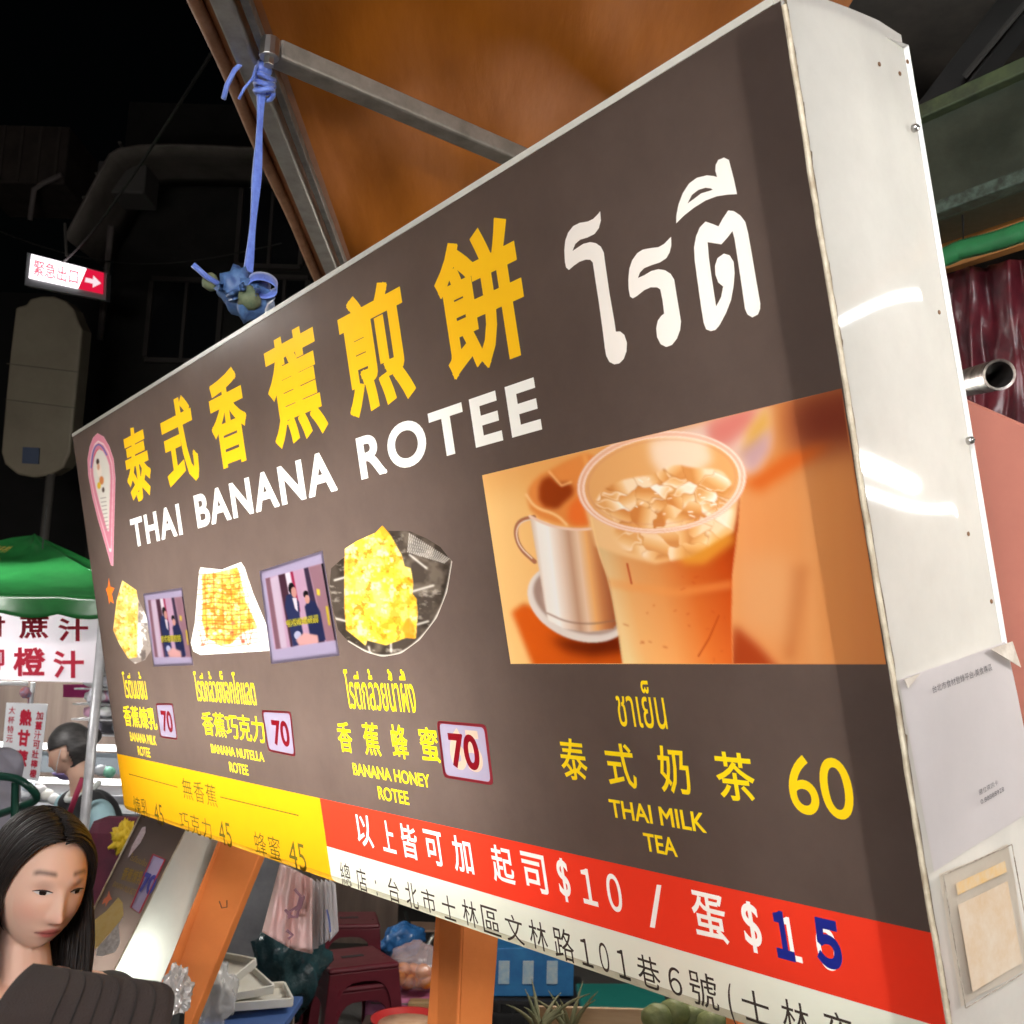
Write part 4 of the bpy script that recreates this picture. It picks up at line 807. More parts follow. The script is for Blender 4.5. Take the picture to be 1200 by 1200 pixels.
mb = MB(); mb.lathe([(.0168, -.36), (.0162, -.03), (.0158, -.001)], 24, pf); mb.build('bore', pmat('bore_dark', (.035, .03, .028), .8), t_, smooth=True)
c = [P(1105, 456, 1.2), P(1300, 540, 1.05)]; mb = MB(); mb.prism([c[0], c[1], Vector((c[1].x, c[1].y, 0)), Vector((c[0].x, c[0].y, 0))], (c[1] - c[0]).cross(Vector((0, 0, 1))).normalized() * .018)
pk = thing('salmon_board', 'salmon pink board standing to the right of the sign', 'panel', Vector((c[0].x, c[0].y, 0)))
mb.build('board', pmat('panel_salmon', (.40, .145, .105), .55, col2=(.34, .12, .088), scale=5, bump=.06, bscale=40), pk, bevel=.003)
for x, y in [(1161, 499), (1151, 586)]:
    mb = MB(); mb.ball(P(x, y, 1.135), .0024, 2); mb.build('nail_head', pmat('slot_dark', (.03, .03, .03), .8), pk)
rb = thing('awning_roof', 'dark awning roof with a diagonal rafter above the green beam', 'awning', wallpt(1150, 60, 1.2))
a_ = wallpt(1150, 20, .5); mb = MB(); mb.box(a_ + Vector((1.2, .8, .45)), 3.6, 2.6, .03, (Uh, Nh, Vector((0, 0, 1)))); mb.build('sheet', pmat('awning_dark', (.014, .012, .010), .7, col2=(.05, .042, .036), scale=5), rb)
mb = MB(); mb.bar(wallpt(1085, 150, .25), wallpt(1225, -30, .25), .05, .07); mb.build('rafter', pmat('rafter_dark', (.010, .010, .009), .7, col2=(.016, .015, .014), scale=14), rb, bevel=.004)
mb = MB(); mb.tube([wallpt(1130, 90, .2), wallpt(1230, -30, .2)], .006, 6); mb.build('stay_wire', pmat('rafter_edge', (.03, .028, .025), .6), rb)

# ================================================================== PEOPLE
def head_parts():
    """dense head in local axes: x to the person's left, y forwards, z up, origin between the ears"""
    nu, nv = 96, 72; vs = []; fs = []
    ga = lambda t, s_: math.exp(-(t / s_) ** 2)
    for j in range(nv + 1):
        ph = math.pi * j / nv; 
        for i in range(nu):
            th = 2 * math.pi * i / nu; d = Vector((math.sin(ph) * math.cos(th), math.sin(ph) * math.sin(th), math.cos(ph)))
            x, y, z = d.x * .074, d.y * .094, d.z * .112
            if z < .0:
                k = min(1, -z / .11); x *= 1 - .23 * k ** 1.8; y = y * (1 - .04 * k) if y > 0 else y * (1 - .50 * k); y += .012 * k
            if y < 0 and z > -.03: y *= 1.06
            f = max(0, d.y) ** .7
            if y > .0:
                y -= .007 * f * (ga(abs(x) - .031, .015) * ga(z - .012, .013))
                y += .0035 * f * ga(z - .030, .010) * ga(abs(x) - .026, .022)
                nr = 1 if z < -.034 else max(0, min(1, (.022 - z) / .056)); tip = ga(z + .033, .014)
                y += f * ga(x, .0085 + .003 * tip) * (.019 * nr * (1 if z > -.036 else ga(z + .036, .008))) + .006 * f * ga(x, .017) * ga(z + .036, .009)
                y += .0065 * f * ga(x, .021) * ga(z + .058, .006) + .0065 * f * ga(x, .018) * ga(z + .070, .006) - .002 * f * ga(x, .022) * ga(z + .064, .0022)
                y += .006 * f * ga(x, .022) * ga(z + .097, .016) + .004 * f * ga(abs(x) - .042, .02) * ga(z + .028, .022)
                y -= .002 * f * ga(x, .02) * ga(z + .083, .007)
            vs.append(Vector((x, y, z)))
    for j in range(nv):
        for i in range(nu): fs.append((j * nu + i, (j + 1) * nu + i, (j + 1) * nu + (i + 1) % nu, j * nu + (i + 1) % nu))
    return vs, fs
HEADV, HEADF = head_parts()
def head_frame(pos, fwd, upv):
    f = Vector(fwd).normalized(); u_ = Vector(upv); u_ = (u_ - f * u_.dot(f)).normalized(); l = u_.cross(f) * -1
    l = f.cross(u_) * -1                                                  # x axis = person's left seen from behind is -x; sign only mirrors a symmetric head
    m = Matrix((l, f, u_)).transposed().to_4x4(); m.translation = Vector(pos); return m
def limb(mb, pts, rs, n=14):
    pts = [Vector(p) for p in pts]; P2 = []; R2 = []
    for i in range(len(pts) - 1):
        for k in range(6): t = k / 6; P2.append(pts[i].lerp(pts[i + 1], t)); R2.append(rs[i] + (rs[i + 1] - rs[i]) * t)
    P2.append(pts[-1]); R2.append(rs[-1]); mb.tube(P2, R2, n)
    for p, r in zip(pts, rs): mb.ball(p, r, 2)
def hand(mb, w, d, side, s=1.0):
    """wrist w, pointing d; palm, four unequal curled fingers and a thumb"""
    d = Vector(d).normalized(); sx = Vector(side); sx = (sx - d * sx.dot(d)).normalized(); nn = d.cross(sx)
    mb.ball(w + d * .045 * s, (.041 * s, .046 * s, .017 * s), 2, (sx, d, nn))
    for k, (o, l) in enumerate([(-.028, .062), (-.009, .072), (.010, .068), (.028, .054)]):
        b = w + d * .08 * s + sx * o * s; m_ = b + d * l * .5 * s + nn * .006 * s; e = m_ + (d * .7 + nn * .7).normalized() * l * .5 * s; limb(mb, [b, m_, e], [.0095 * s, .0088 * s, .0075 * s], 8)
    b = w + d * .03 * s - sx * .034 * s; limb(mb, [b, b + (d * .6 - sx * .8).normalized() * .035 * s, b + (d * .6 - sx * .8).normalized() * .035 * s + d * .03 * s + nn * .008 * s], [.012 * s, .011 * s, .009 * s], 8)
def fuse(name, mb, voxel, smooth=6):
    me = mb.mesh('tmp'); o = bpy.data.objects.new('tmp', me); COL.objects.link(o)
    r = o.modifiers.new('r', 'REMESH'); r.mode = 'VOXEL'; r.voxel_size = voxel
    s_ = o.modifiers.new('s', 'SMOOTH'); s_.factor = .5; s_.iterations = smooth
    dg = bpy.context.evaluated_depsgraph_get(); m2 = bpy.data.meshes.new_from_object(o.evaluated_get(dg)); bpy.data.objects.remove(o); m2.name = name
    m2.polygons.foreach_set('use_smooth', [True] * len(m2.polygons)); return m2
SKIN = lin(224, 182, 160)
def paint_skin(me, hm, mask_fn=None):
    n = len(me.vertices); co = np.empty(n * 3); me.vertices.foreach_get('co', co); co = co.reshape(-1, 3)
    inv = np.array(hm.inverted()); L = co @ inv[:3, :3].T + inv[:3, 3]; c = np.tile(np.array(SKIN), (n, 1)); x, y, z = L.T; g = lambda t, s_: np.exp(-(t / s_) ** 2)
    fr = (y > .05)
    def mix(w, col):
        nonlocal c; w = np.clip(w, 0, 1)[:, None]; c = c * (1 - w) + np.array(col) * w
    mix(.30 * g(np.abs(x) - .045, .022) * g(z + .028, .022) * fr, lin(214, 120, 104)); mix(.3 * g(x, .014) * g(z + .036, .012) * fr, lin(208, 126, 108))
    lips = g(x / .021, 1) ** 2 * np.clip(1.3 - np.abs(z + .064) / (.0085 * np.sqrt(np.clip(1 - (x / .026) ** 2, .02, 1))), 0, 1) * fr; mix(np.clip(lips * 2.2, 0, .9), lin(186, 92, 90))
    mix(.9 * g(z + .0642, .0016) * (np.abs(x) < .023) * fr, lin(104, 44, 44))
    by = .036 + .004 * np.cos((np.abs(x) - .03) / .02) - .004 * np.clip((np.abs(x) - .04) / .012, 0, 1); mix(.8 * g(z - by, .0042) * np.clip((.019 - np.abs(np.abs(x) - .031)) / .006, 0, 1) * fr, lin(66, 46, 42))
    mix(.35 * g(z - .012, .010) * g(np.abs(x) - .031, .017) * fr, lin(150, 100, 84)); mix(.6 * g(z + .0445, .0022) * g(np.abs(x) - .0075, .0032) * (y > .085), lin(110, 60, 50))  # eye sockets tinted darker; nostril shadows painted into the skin colour
    setcol(me, c)
def eyes(par, hm, openess=.5, gaze=0):
    dk = pmat('lash_dark', (.018, .012, .011), .6); wh = pmat('eye_white', (.62, .58, .55), .25); ir = pmat('iris_dark', (.020, .012, .009), .12)
    for s_ in (-1, 1):
        base = lambda x, z: hm @ Vector((s_ * .031 + x, .0868 - .45 * (abs(s_ * .031 + x) - .022) - 4.5 * x * x, .0085 + z))
        h = .0045 * openess; m = MB(); m.grid(lambda a, b: base((a - .5) * .028, (b - .62) * 2 * h * (1 - (2 * a - 1) ** 2)) + (hm.to_3x3() @ Vector((0, .0012, 0))), 12, 4); e = m.build('eye', wh, par, smooth=True)
        m = MB(); m.grid(lambda a, b: base((a - .5) * .0115 + gaze, max(-.0056 * math.sqrt(max(0, 1 - (2 * a - 1) ** 2)) - .0004, min(.0052 * math.sqrt(max(0, 1 - (2 * a - 1) ** 2)), (b - .62) * 2 * h * .98))) + (hm.to_3x3() @ Vector((0, .0018, 0))), 12, 6); m.build('iris', ir, e, smooth=True)
        m = MB(); m.tube([base((a - .5) * .031, h * .76 * (1 - (2 * a - 1) ** 2) + .0004) + (hm.to_3x3() @ Vector((0, .0016, 0))) for a in np.linspace(0, 1, 12)], [.0005 + .0011 * math.sin(math.pi * a) for a in np.linspace(0.03, .97, 12)], 6); m.build('lashes', dk, e, smooth=True)
def person(name_label, hpos, fwd, upv, arms, legs, group, clothes, ground_z=0, shoulder_turn=None, voxel=.004, eye_open=.5, torso_lean=(0, 0, 0), short_sleeve=False, neck_back=.02):
    """body: one continuous skin mesh (head, neck, torso, arms with hands, legs); clothes are children a little outside it"""
    hm = head_frame(hpos, fwd, upv); hp_ = Vector(hpos); st = Vector(shoulder_turn or (fwd[0], fwd[1], 0)).normalized(); sd2 = Vector((st.y, -st.x, 0)); up_ = Vector((0, 0, 1))
    root = thing('person', name_label, 'person', Vector((hp_.x, hp_.y, 0)), group); mb = MB(); mb.add([hm @ v for v in HEADV], HEADF)
    neck = hp_ - up_ * .20 - st * neck_back + Vector(torso_lean) * .2; chest = neck - up_ * .16 + Vector(torso_lean) * .3; hip = chest - up_ * .36 + Vector(torso_lean) * .5
    limb(mb, [hm @ Vector((0, -.012, -.05)), hm @ Vector((0, -.018, -.11)), neck], [.050, .047, .054], 20)
    for s_ in (-1, 1): mb.ball(hm @ Vector((s_ * .074, -.008, -.012)), (.008, .018, .030), 2, (hm.to_3x3() @ Vector((1, 0, 0)), hm.to_3x3() @ Vector((0, 1, 0)), hm.to_3x3() @ Vector((0, 0, 1))))
    mb.ball(chest, (.165, .105, .19), 3, (sd2, st, up_)); mb.ball(hip, (.155, .11, .16), 3, (sd2, st, up_)); mb.ball(chest.lerp(hip, .5), (.135, .095, .2), 3, (sd2, st, up_))
    cl = MB(); k = 1.06
    cl.ball(chest, (.175, .115, .185), 3, (sd2, st, up_)); cl.ball(hip, (.165, .12, .17), 3, (sd2, st, up_)); cl.ball(chest.lerp(hip, .5), (.15, .107, .2), 3, (sd2, st, up_))
    for s_, (el, wr) in zip((-1, 1), arms):
        sh_ = neck - up_ * .05 + sd2 * (.175 * s_); limb(mb, [neck - up_ * .01 + sd2 * .05 * s_, sh_], [.05, .052]); el = Vector(el); wr = Vector(wr)
        limb(mb, [sh_, el, wr], [.047, .036, .025]); hand(mb, wr, wr - el, sd2 * -s_)
        limb(cl, [neck - up_ * .035 + sd2 * .055 * s_, sh_], [.052, .060]); limb(cl, [sh_, sh_.lerp(el, .72 if short_sleeve else 1)] + ([] if short_sleeve else [el.lerp(wr, .92)]), [.060, .055] + ([] if short_sleeve else [.038]))
    tr = MB()
    for s_, (kn, an) in zip((-1, 1), legs):
        hj = hip - up_ * .08 + sd2 * .085 * s_; kn = Vector(kn); an = Vector(an); limb(mb, [hj, kn, an], [.082, .056, .036]); mb.ball(an + st * .06 - up_ * .03, (.042, .125, .035), 2, (sd2, st, up_))
        limb(tr, [hj, kn, an + up_ * .05], [.098, .072, .06])
    tr.ball(hip - up_ * .06, (.17, .125, .12), 3, (sd2, st, up_))
    me = fuse('body', mb, voxel, 3); paint_skin(me, hm); link('body', me, cmat('skin', .5, .12, .35, .05, 500), root)
    if eye_open: eyes([c for c in root.children][0], hm, eye_open)
    sh_m = fuse('shirt', cl, .009, 4); link('shirt', sh_m, clothes[0], root); link('trousers', fuse('trousers', tr, .012, 4), clothes[1], root)
    return root, hm, dict(neck=neck, chest=chest, hip=hip, st=st, sd=sd2)
def strands(name, hm, par, mat, n, part_x, rng, fall, cut=None, seed=1, w=.006):
    """long hair: locks run from the parting over the skull and hang down"""
    rs = random.Random(seed); m = MB()
    a, b, c = .083, .104, .120
    for i in range(n):
        s_ = 1 if rs.random() < .5 else -1; y0 = rs.uniform(*rng); th0 = rs.uniform(0, .14); lenf = fall * rs.uniform(.86, 1.04); pts = []; lift = rs.uniform(-.004, .007); wv = rs.uniform(0, 6.28); am = rs.uniform(.001, .004)
        ye = y0 * rs.uniform(.45, .62) - .012 if y0 > 0 else y0 * 1.05
        for k in range(10):
            t = k / 9; th = th0 + t * 1.62; yy = y0 + (ye - y0) * t ** 1.2; sc = math.sqrt(max(.12, 1 - (yy / (b + lift)) ** 2))
            pts.append(Vector((part_x * (1 - t) + s_ * (a + lift) * sc * math.sin(th), yy, (c + lift) * (sc ** .55 if yy > 0 else sc ** .8) * math.cos(th) + .004)))
        p0 = pts[-1]
        dz = hm.to_3x3().inverted() @ Vector((0, 0, -1))
        for k in range(1, 12):
            t = k / 11; pts.append(p0 + dz * (lenf * t) + Vector((s_ * (.012 * math.sin(min(1, t * 2) * 1.6) - .006 * t) + am * math.sin(wv + 5 * t), am * math.cos(wv + 4 * t) + .004 * t, 0)))
        wp = [hm @ q_ for q_ in pts]; ww = w * rs.uniform(.6, 1.3)
        m.tube(wp, [ww * (.35 + .65 * min(1, k / 4)) * (1 if k < len(wp) - 4 else (len(wp) - k) / 4) * .5 for k in range(len(wp))], 5)
    return m
hairm = pmat('hair_black', (.009, .007, .0065), .5, col2=(.020, .014, .012), scale=40, spec=.35, amt=.6)
denim = pmat('trouser_dark', (.03, .032, .04), .8, col2=(.05, .052, .065), scale=30)

# ---- young woman with long hair
hpw = P(47, 1031, 1.86)
rtw = (M3 @ Vector((1, 0, 0)))
wf = Vector((.74, -.69, -.20)); wu = Vector((.07, .04, 1))
base = Vector((hpw.x, hpw.y, 0))
wn, wh_, wi = person('young woman with long black hair looking down, beside the menu board', hpw, wf, wu,
    [((hpw.x - .20, hpw.y + .14, .92), (hpw.x - .16, hpw.y + .02, .70)), ((hpw.x + .10, hpw.y - .22, .92), (hpw.x + .12, hpw.y - .22, .68))],
    [((hpw.x - .08, hpw.y + .06, .45), (hpw.x - .08, hpw.y + .08, .08)), ((hpw.x + .08, hpw.y - .06, .45), (hpw.x + .08, hpw.y - .05, .08))], None,
    (pmat('top_black', (.012, .012, .013), .8, col2=(.025, .025, .027), scale=30), denim), voxel=.0028, eye_open=.85, shoulder_turn=(.75, -.6, 0))
m = strands('hair', wh_, wn, hairm, 520, -.012, (-.085, .082), .26, seed=3)
m2 = MB(); m2.add([], [])
vs_ = [Vector((v.x * 1.07, v.y * 1.05 - .006, v.z * 1.045 + .002)) for v in HEADV]
keep = [f for f in HEADF if all((vs_[i].y < .012 + max(0, vs_[i].z - .03) * .9 or vs_[i].z > .088) and vs_[i].z > -.085 for i in f)]
m.add([wh_ @ v for v in vs_], keep); m.build('hair', hairm, wn, smooth=True)

# ---- stall vendor with a chin mask
hpv = P(82, 880, 4.5); ax = (M3 @ Vector((1, 0, 0)))
def at(px, py, d): return P(px, py, d)
vn, vh, vi = person('masked stall vendor in a black vest and light blue shirt, facing left', hpv, (-.95, .12, -.34), (-.22, 0, 1),
    [(at(127, 984, 4.25), at(92, 1004, 4.15)), (at(88, 985, 4.62), at(66, 1002, 4.45))],
    [((hpv.x + .12, hpv.y - .1, .47), (hpv.x + .14, hpv.y - .08, .08)), ((hpv.x + .12, hpv.y + .12, .47), (hpv.x + .14, hpv.y + .12, .08))], None,
    (pmat('shirt_blue', (.36, .55, .60), .8, col2=(.30, .47, .53), scale=12), denim), voxel=.006, eye_open=.5, torso_lean=(.16, 0, 0), short_sleeve=True, shoulder_turn=(-.72, -.70, 0), neck_back=.05)
hg = pmat('hair_greying', (.022, .020, .020), .45, col2=(.085, .08, .08), scale=26, stretch=(1, 1, 3), amt=.7)
vs_ = [Vector((v.x * 1.09, v.y * 1.07 - .006, v.z * 1.06 + .003)) for v in HEADV]
keep = [f for f in HEADF if all((vs_[i].y < .048 - .6 * max(0, -vs_[i].z) + max(0, vs_[i].z) * .5 and not (abs(vs_[i].x) > .055 and vs_[i].z < .02 and vs_[i].y > -.03)) and vs_[i].z > -.075 for i in f)]
m = MB(); m.add([vh @ v for v in vs_], keep); m.ball(vh @ Vector((0, -.115, .03)), .036, 3, fn=lambda v: 1 + .15 * noise.noise(v * 4)); m.build('hair', hg, vn, smooth=True, solid=.004)
m = MB(); m.ball(vh @ Vector((0, -.135, .035)), .016, 2, fn=lambda v: 1 + .2 * noise.noise(v * 4)); m.build('hair_tie', pmat('tie_blue', (.12, .2, .45), .6), vn, smooth=True)
vsm = [Vector((v.x * 1.10, v.y * 1.06 + .006, v.z * 1.05 - .004)) for v in HEADV]; keep = [f for f in HEADF if all(vsm[i].y > .02 and -.13 < vsm[i].z < -.066 + .25 * (vsm[i].y - .1) for i in f)]
m = MB(); m.add([vh @ v for v in vsm], keep); mk = m.build('face_mask', pmat('mask_lilac', (.34, .27, .60), .8), vn, smooth=True, solid=.002)
m = MB()
for s_ in (-1, 1): m.tube([vh @ Vector((s_ * .052, .055, -.075)), vh @ Vector((s_ * .072, .03, -.045)), vh @ Vector((s_ * .083, -.008, .012))], .0018, 5)
m.build('ear_loop', pmat('loop_white', (.75, .75, .76), .7), mk)
vest = MB(); ch, hp2 = vi['chest'], vi['hip']
vest.ball(ch, (.168, .128, .20), 3, (vi['sd'], vi['st'], Vector((0, 0, 1)))); vest.ball(ch.lerp(hp2, .55), (.165, .122, .22), 3, (vi['sd'], vi['st'], Vector((0, 0, 1)))); vest.ball(hp2, (.172, .13, .15), 3, (vi['sd'], vi['st'], Vector((0, 0, 1))))
for s_ in (-1, 1): limb(vest, [vi['neck'] - Vector((0, 0, .02)) + vi['sd'] * .07 * s_, vi['neck'] - Vector((0, 0, .04)) + vi['sd'] * .13 * s_], [.062, .062])
link('vest', fuse('vest', vest, .008, 4), pmat('vest_black', (.016, .016, .018), .75, col2=(.03, .03, .034), scale=20), vn)
m = MB(); c0 = vi['neck'] + Vector((0, 0, .012)); m.tube([c0 + vi['sd'] * (.068 * math.cos(t_)) + vi['st'] * (.07 * math.sin(t_)) + Vector((0, 0, .03 - .05 * math.sin(t_))) for t_ in np.linspace(-.6, 3.7, 24)], .013, 8); m.build('collar', pmat('collar_white', (.66, .70, .68), .8), vn, smooth=True)
m = MB(); m.tube([at(80, 958, 4.30), at(88, 935, 4.29), at(97, 912, 4.30)], .012, 8); m.build('vest_piping', pmat('piping_red', (.36, .03, .08), .7), vn, smooth=True)

# ---- customer in a grey shirt, cut off by the left edge
hpg = P(-66, 808, 3.5)
gn, gh, gi = person('person in a lilac grey shirt bending at the left edge behind the green chair', hpg, (-.5, .85, -.3), (-.2, .1, 1),
    [(at(-85, 985, 3.45), at(-80, 1040, 3.7)), (at(-6, 985, 3.62), at(-20, 1040, 3.78))],
    [((hpg.x - .1, hpg.y + .1, .47), (hpg.x - .1, hpg.y + .1, .08)), ((hpg.x + .12, hpg.y + .1, .47), (hpg.x + .12, hpg.y + .1, .08))], None,
    (pmat('shirt_lilac', (.32, .31, .37), .85, col2=(.25, .24, .30), scale=9, bump=.3, bscale=14), denim), voxel=.007, eye_open=0, short_sleeve=True, torso_lean=(.22, 0, 0), shoulder_turn=(-.5, .85, 0))
vs_ = [Vector((v.x * 1.09, v.y * 1.07 - .006, v.z * 1.06 + .003)) for v in HEADV]; keep = [f for f in HEADF if all(vs_[i].y < .03 + max(0, vs_[i].z) * .6 and vs_[i].z > -.06 for i in f)]
m = MB(); m.add([gh @ v for v in vs_], keep); m.build('hair', hairm, gn, smooth=True, solid=.004)

# ---- passer-by in a brown cap close to the camera (only the stitched peak is inside the frame)
dc = .56
hpc = P(-186, 1322, .58)
cf = Vector((1, .06, .13))
cn, chm, ci = person('passer-by wearing a brown cap with a stitched peak, close in the lower left corner', hpc, cf, (.05, -.62, .8),
    [((hpc.x - .05, hpc.y + .25, hpc.z - .55), (hpc.x + .10, hpc.y + .25, hpc.z - .72)), ((hpc.x - .05, hpc.y - .25, hpc.z - .55), (hpc.x + .10, hpc.y - .25, hpc.z - .72))],
    [((hpc.x, hpc.y + .09, .44), (hpc.x, hpc.y + .09, .08)), ((hpc.x, hpc.y - .09, .44), (hpc.x, hpc.y - .09, .08))], None,
    (pmat('coat_brown', (.05, .04, .034), .85), denim), voxel=.006, eye_open=.5)
capm = pmat('cap_brown', (.019, .0115, .0095), .9, col2=(.025, .0155, .0125), scale=60, bump=.35, bscale=900)
m = MB(); vs_ = [Vector((v.x * 1.08, v.y * 1.03 - .006, max(v.z, .028) * .92 + .022)) for v in HEADV]; m.add([chm @ v for v in vs_], [f for f in HEADF if all(HEADV[i].z > .02 for i in f)]); kap = m.build('cap', pmat('cap_crown', (.035, .027, .02), .9, col2=(.045, .035, .027), scale=60, bump=.35, bscale=900), cn, smooth=True)
# peak: a curved stitched visor whose outline was read off the photograph
def peak(a, b):
    """a: -1..1 across, b: 0..1 out from the crown"""
    y = .088 + (.098 * b) * math.sqrt(max(0, 1 - (.92 * a) ** 4)) ; x = a * (.078 - .006 * b); return Vector((x, y, .050 - .030 * a * a - .006 * b * b - .012 * b))
m = MB(); m.grid(lambda u_, v: chm @ peak(2 * u_ - 1, v), 40, 16); pk_ = m.build('peak', capm, kap, smooth=True, solid=.004)
m = MB()
for k in range(6):
    b = .35 + .108 * k; m.tube([chm @ (peak(a, b * 1.0) + Vector((0, 0, .0022))) for a in np.linspace(-.98, .98, 60)], .0007, 5)
m.build('stitching', pmat('cap_thread', (.008, .005, .004), .9), pk_)

# ================================================================== FOOD CART: posts and the slanted side board
Zv = Vector((0, 0, 1))
post_m = pmat('post_orange', (.82, .25, .060), .5, col2=(.74, .21, .048), scale=7, bump=.08, bscale=50)
cart = thing('food_cart', 'food cart frame of orange painted posts under the glowing sign', 'food cart', P(400, 1300, 2.0) * 1)
# upright post below the middle of the sign: two visible sides
def slab(m, tl, tr, br, bl, back):
    m.add([tl, tr, br, bl, tl + back, tr + back, br + back, bl + back], [(0, 1, 2, 3), (5, 4, 7, 6), (0, 4, 5, 1), (1, 5, 6, 2), (2, 6, 7, 3), (3, 7, 4, 0)])
def down(p0, p1, z):
    """carry the line p0 -> p1 on to height z"""
    d = p1 - p0; return p0 + d * ((z - p0.z) / d.z)
e0, e1 = P(541, 1080, 1.70), P(535, 1210, 1.66); l0, l1 = P(512, 1075, 1.755), P(501, 1210, 1.71); r0, r1 = P(588, 1095, 1.735), P(579, 1215, 1.69)
up0 = (e0 - e1).normalized()
m = MB(); q0 = [l0 + up0 * .12, e0 + up0 * .12, r0 + up0 * .12]; q1 = [down(l0, l1, .02), down(e0, e1, .02), down(r0, r1, .02)]
b0 = q0[0] + q0[2] - q0[1]; b1 = q1[0] + q1[2] - q1[1]
m.add([q0[0], q0[1], q0[2], b0, q1[0], q1[1], q1[2], b1], [(0, 1, 5, 4), (1, 2, 6, 5), (2, 3, 7, 6), (3, 0, 4, 7), (0, 3, 2, 1), (4, 5, 6, 7)]); pst = m.build('post', post_m, cart, bevel=.004)
m = MB()
for x, y, d in [(568, 1132, 1.712), (575, 1130, 1.716)]: m.ball(P(x, y, d), .0025, 2)
m.build('nail_hole', pmat('slot_dark', (.03, .03, .03), .8), pst)
a0, a1 = P(253, 990, 2.52), P(195, 1135, 2.30); c0, c1 = P(307, 1003, 2.50), P(226, 1200, 2.24)
bk = (M3 @ Vector((.25, .1, -1))).normalized() * .05
m = MB(); ua = (a0 - a1).normalized() * .14; slab(m, a0 + ua, c0 + ua, down(c0, c1, .25), down(a0, a1, .25), bk); pst = m.build('post', post_m, cart, bevel=.003)
m = MB(); m.tube([P(x, y, 2.36) for x, y in [(257, 1056), (260, 1064), (266, 1063), (266, 1055)]], .0012, 5); m.build('hook', pmat('slot_dark', (.03, .03, .03), .8), pst)
m = MB(); lo_ = [down(l0, l1, .42), down(a0, a1, .42)]; m.bar(lo_[0] + Vector((0, .08, 0)), lo_[1] + Vector((.05, .05, 0)), .04, .04); m.bar(down(r0, r1, .44) + Vector((.02, 0, 0)), down(r0, r1, .44) + Uh * .9, .04, .04)
m.build('cross_rail', post_m, cart, bevel=.003)
m = MB(); q_ = SP(uR * .86, vB, -DEP * .6); m.bar(q_ + Vector((0, 0, .1)), Vector((q_.x, q_.y, .02)), .06, .06, up=(1, 0, 0)); m.build('post', post_m, cart, bevel=.003)

mt = [P(170, 945, 2.50), P(224, 962, 2.44), P(72, 1260, 2.03), P(14, 1260, 2.08)]
board = thing('menu_lightbox', 'small slanted brown lightbox showing a banana pancake and a purple price tag', 'lightbox', mt[2])
bfn = (mt[1] - mt[0]).cross(mt[3] - mt[0]).normalized()
if bfn.dot(CAM - mt[0]) < 0: bfn = -bfn
def bp(px, py, lift=.0): return onplane(px, py, mt[1], bfn) + bfn * lift
mt = [bp(*project(p)) for p in mt]
m = MB(); m.add(mt, [(0, 1, 2, 3)]); fc = m.build('face', vinyl('film_brown_small', (.15, .105, .092), trans=.5, dirt=.1, gloss=.03), board)
s0, s1 = P(258, 985, 2.58), P(143, 1260, 2.10)
m = MB(); m.grid(lambda a, b: (mt[1].lerp(mt[2], b)).lerp(s0.lerp(s1, b), a) + bfn * .004 * math.sin(math.pi * a), 6, 30); m.build('side', vinyl('board_opal', (.84, .84, .78), trans=.5, gloss=.06, rough=.2, dirt=.12), board, smooth=True)
t3 = mt[0] + (s0 - mt[1]); t4 = mt[3] + (s1 - mt[2]); m = MB(); m.add([mt[0], mt[3], t4, t3, s0, s1], [(0, 1, 2, 3), (3, 2, 5, 4)]); m.add([mt[0], mt[1], s0, t3], [(0, 1, 2, 3)]); m.add([mt[3], mt[2], s1, t4], [(0, 1, 2, 3)]); m.build('casing', inner_w, board)
m = MB(); ctr = [(mt[0] + s0) / 2, (mt[3] + s1) / 2]; m.tube([ctr[0].lerp(ctr[1], .50), ctr[0].lerp(ctr[1], .97)], .010, 8); m.build('fluorescent_tube', emat('tube_small', (.95, 1, .92), 26), board)
m = MB(); m.tube([mt[0] + bfn * .002, mt[3] + bfn * .002], .0022, 6); m.tube([mt[1] + bfn * .002, mt[2] + bfn * .002], .0018, 6); m.build('edge_trim', pmat('edge_cream', (.62, .56, .42), .6), board)
def bq(*pts): return [bp(x, y) for x, y in pts]
gold = vinyl('small_gold', (.42, .27, .04), trans=.4, gloss=.02)
text_on('dish_name', '香蕉煉乳', bq((147, 1016), (170, 1022), (164, 1038), (141, 1031)), gold, fc, .02, 1, .0012, bfn); text_on('dish_name', 'โรตีนมข้น', bq((155, 1000), (174, 1008), (171, 1016), (152, 1008)), gold, fc, 0, 1, .0012, bfn); text_on('dish_name', 'BANANA MILK ROTEE', bq((135, 1033), (163, 1044), (160, 1051), (132, 1039)), gold, fc, 0, 1, .0012, bfn)
rq = bq((180, 1002), (194, 1008), (164, 1071), (154, 1064)); m = MB(); m.prism([p + bfn * .001 for p in rq], bfn * .0015); sk = m.build('price_sticker', pmat('sticker_violet', (.40, .33, .52), .5), fc, label='purple price tag with blue digits')
iq = [p + bfn * .0032 for p in rq]; m = MB(); m.tube(iq + [iq[0]], .002, 5); m.build('border', pmat('border_red', (.5, .05, .08), .5), sk)
text_on('digits', '70', bq((170, 1022), (187, 1028), (178, 1051), (163, 1046)), pmat('digit_blue', (.02, .02, .28), .5), sk, .035, 1, .0045, bfn)
yl = pmat('roti_yellow', (.62, .42, .08), .6, col2=(.70, .55, .20), scale=90, amt=.8)
m = MB(); pz = [(139, 1052), (144, 1058), (145, 1072), (141, 1080), (128, 1095), (113, 1112), (108, 1110), (110, 1098), (107, 1087), (112, 1078), (125, 1068)]; m.prism([bp(x, y, .0012) for x, y in pz], bfn * .0006); m.build('pancake_picture', yl, fc)
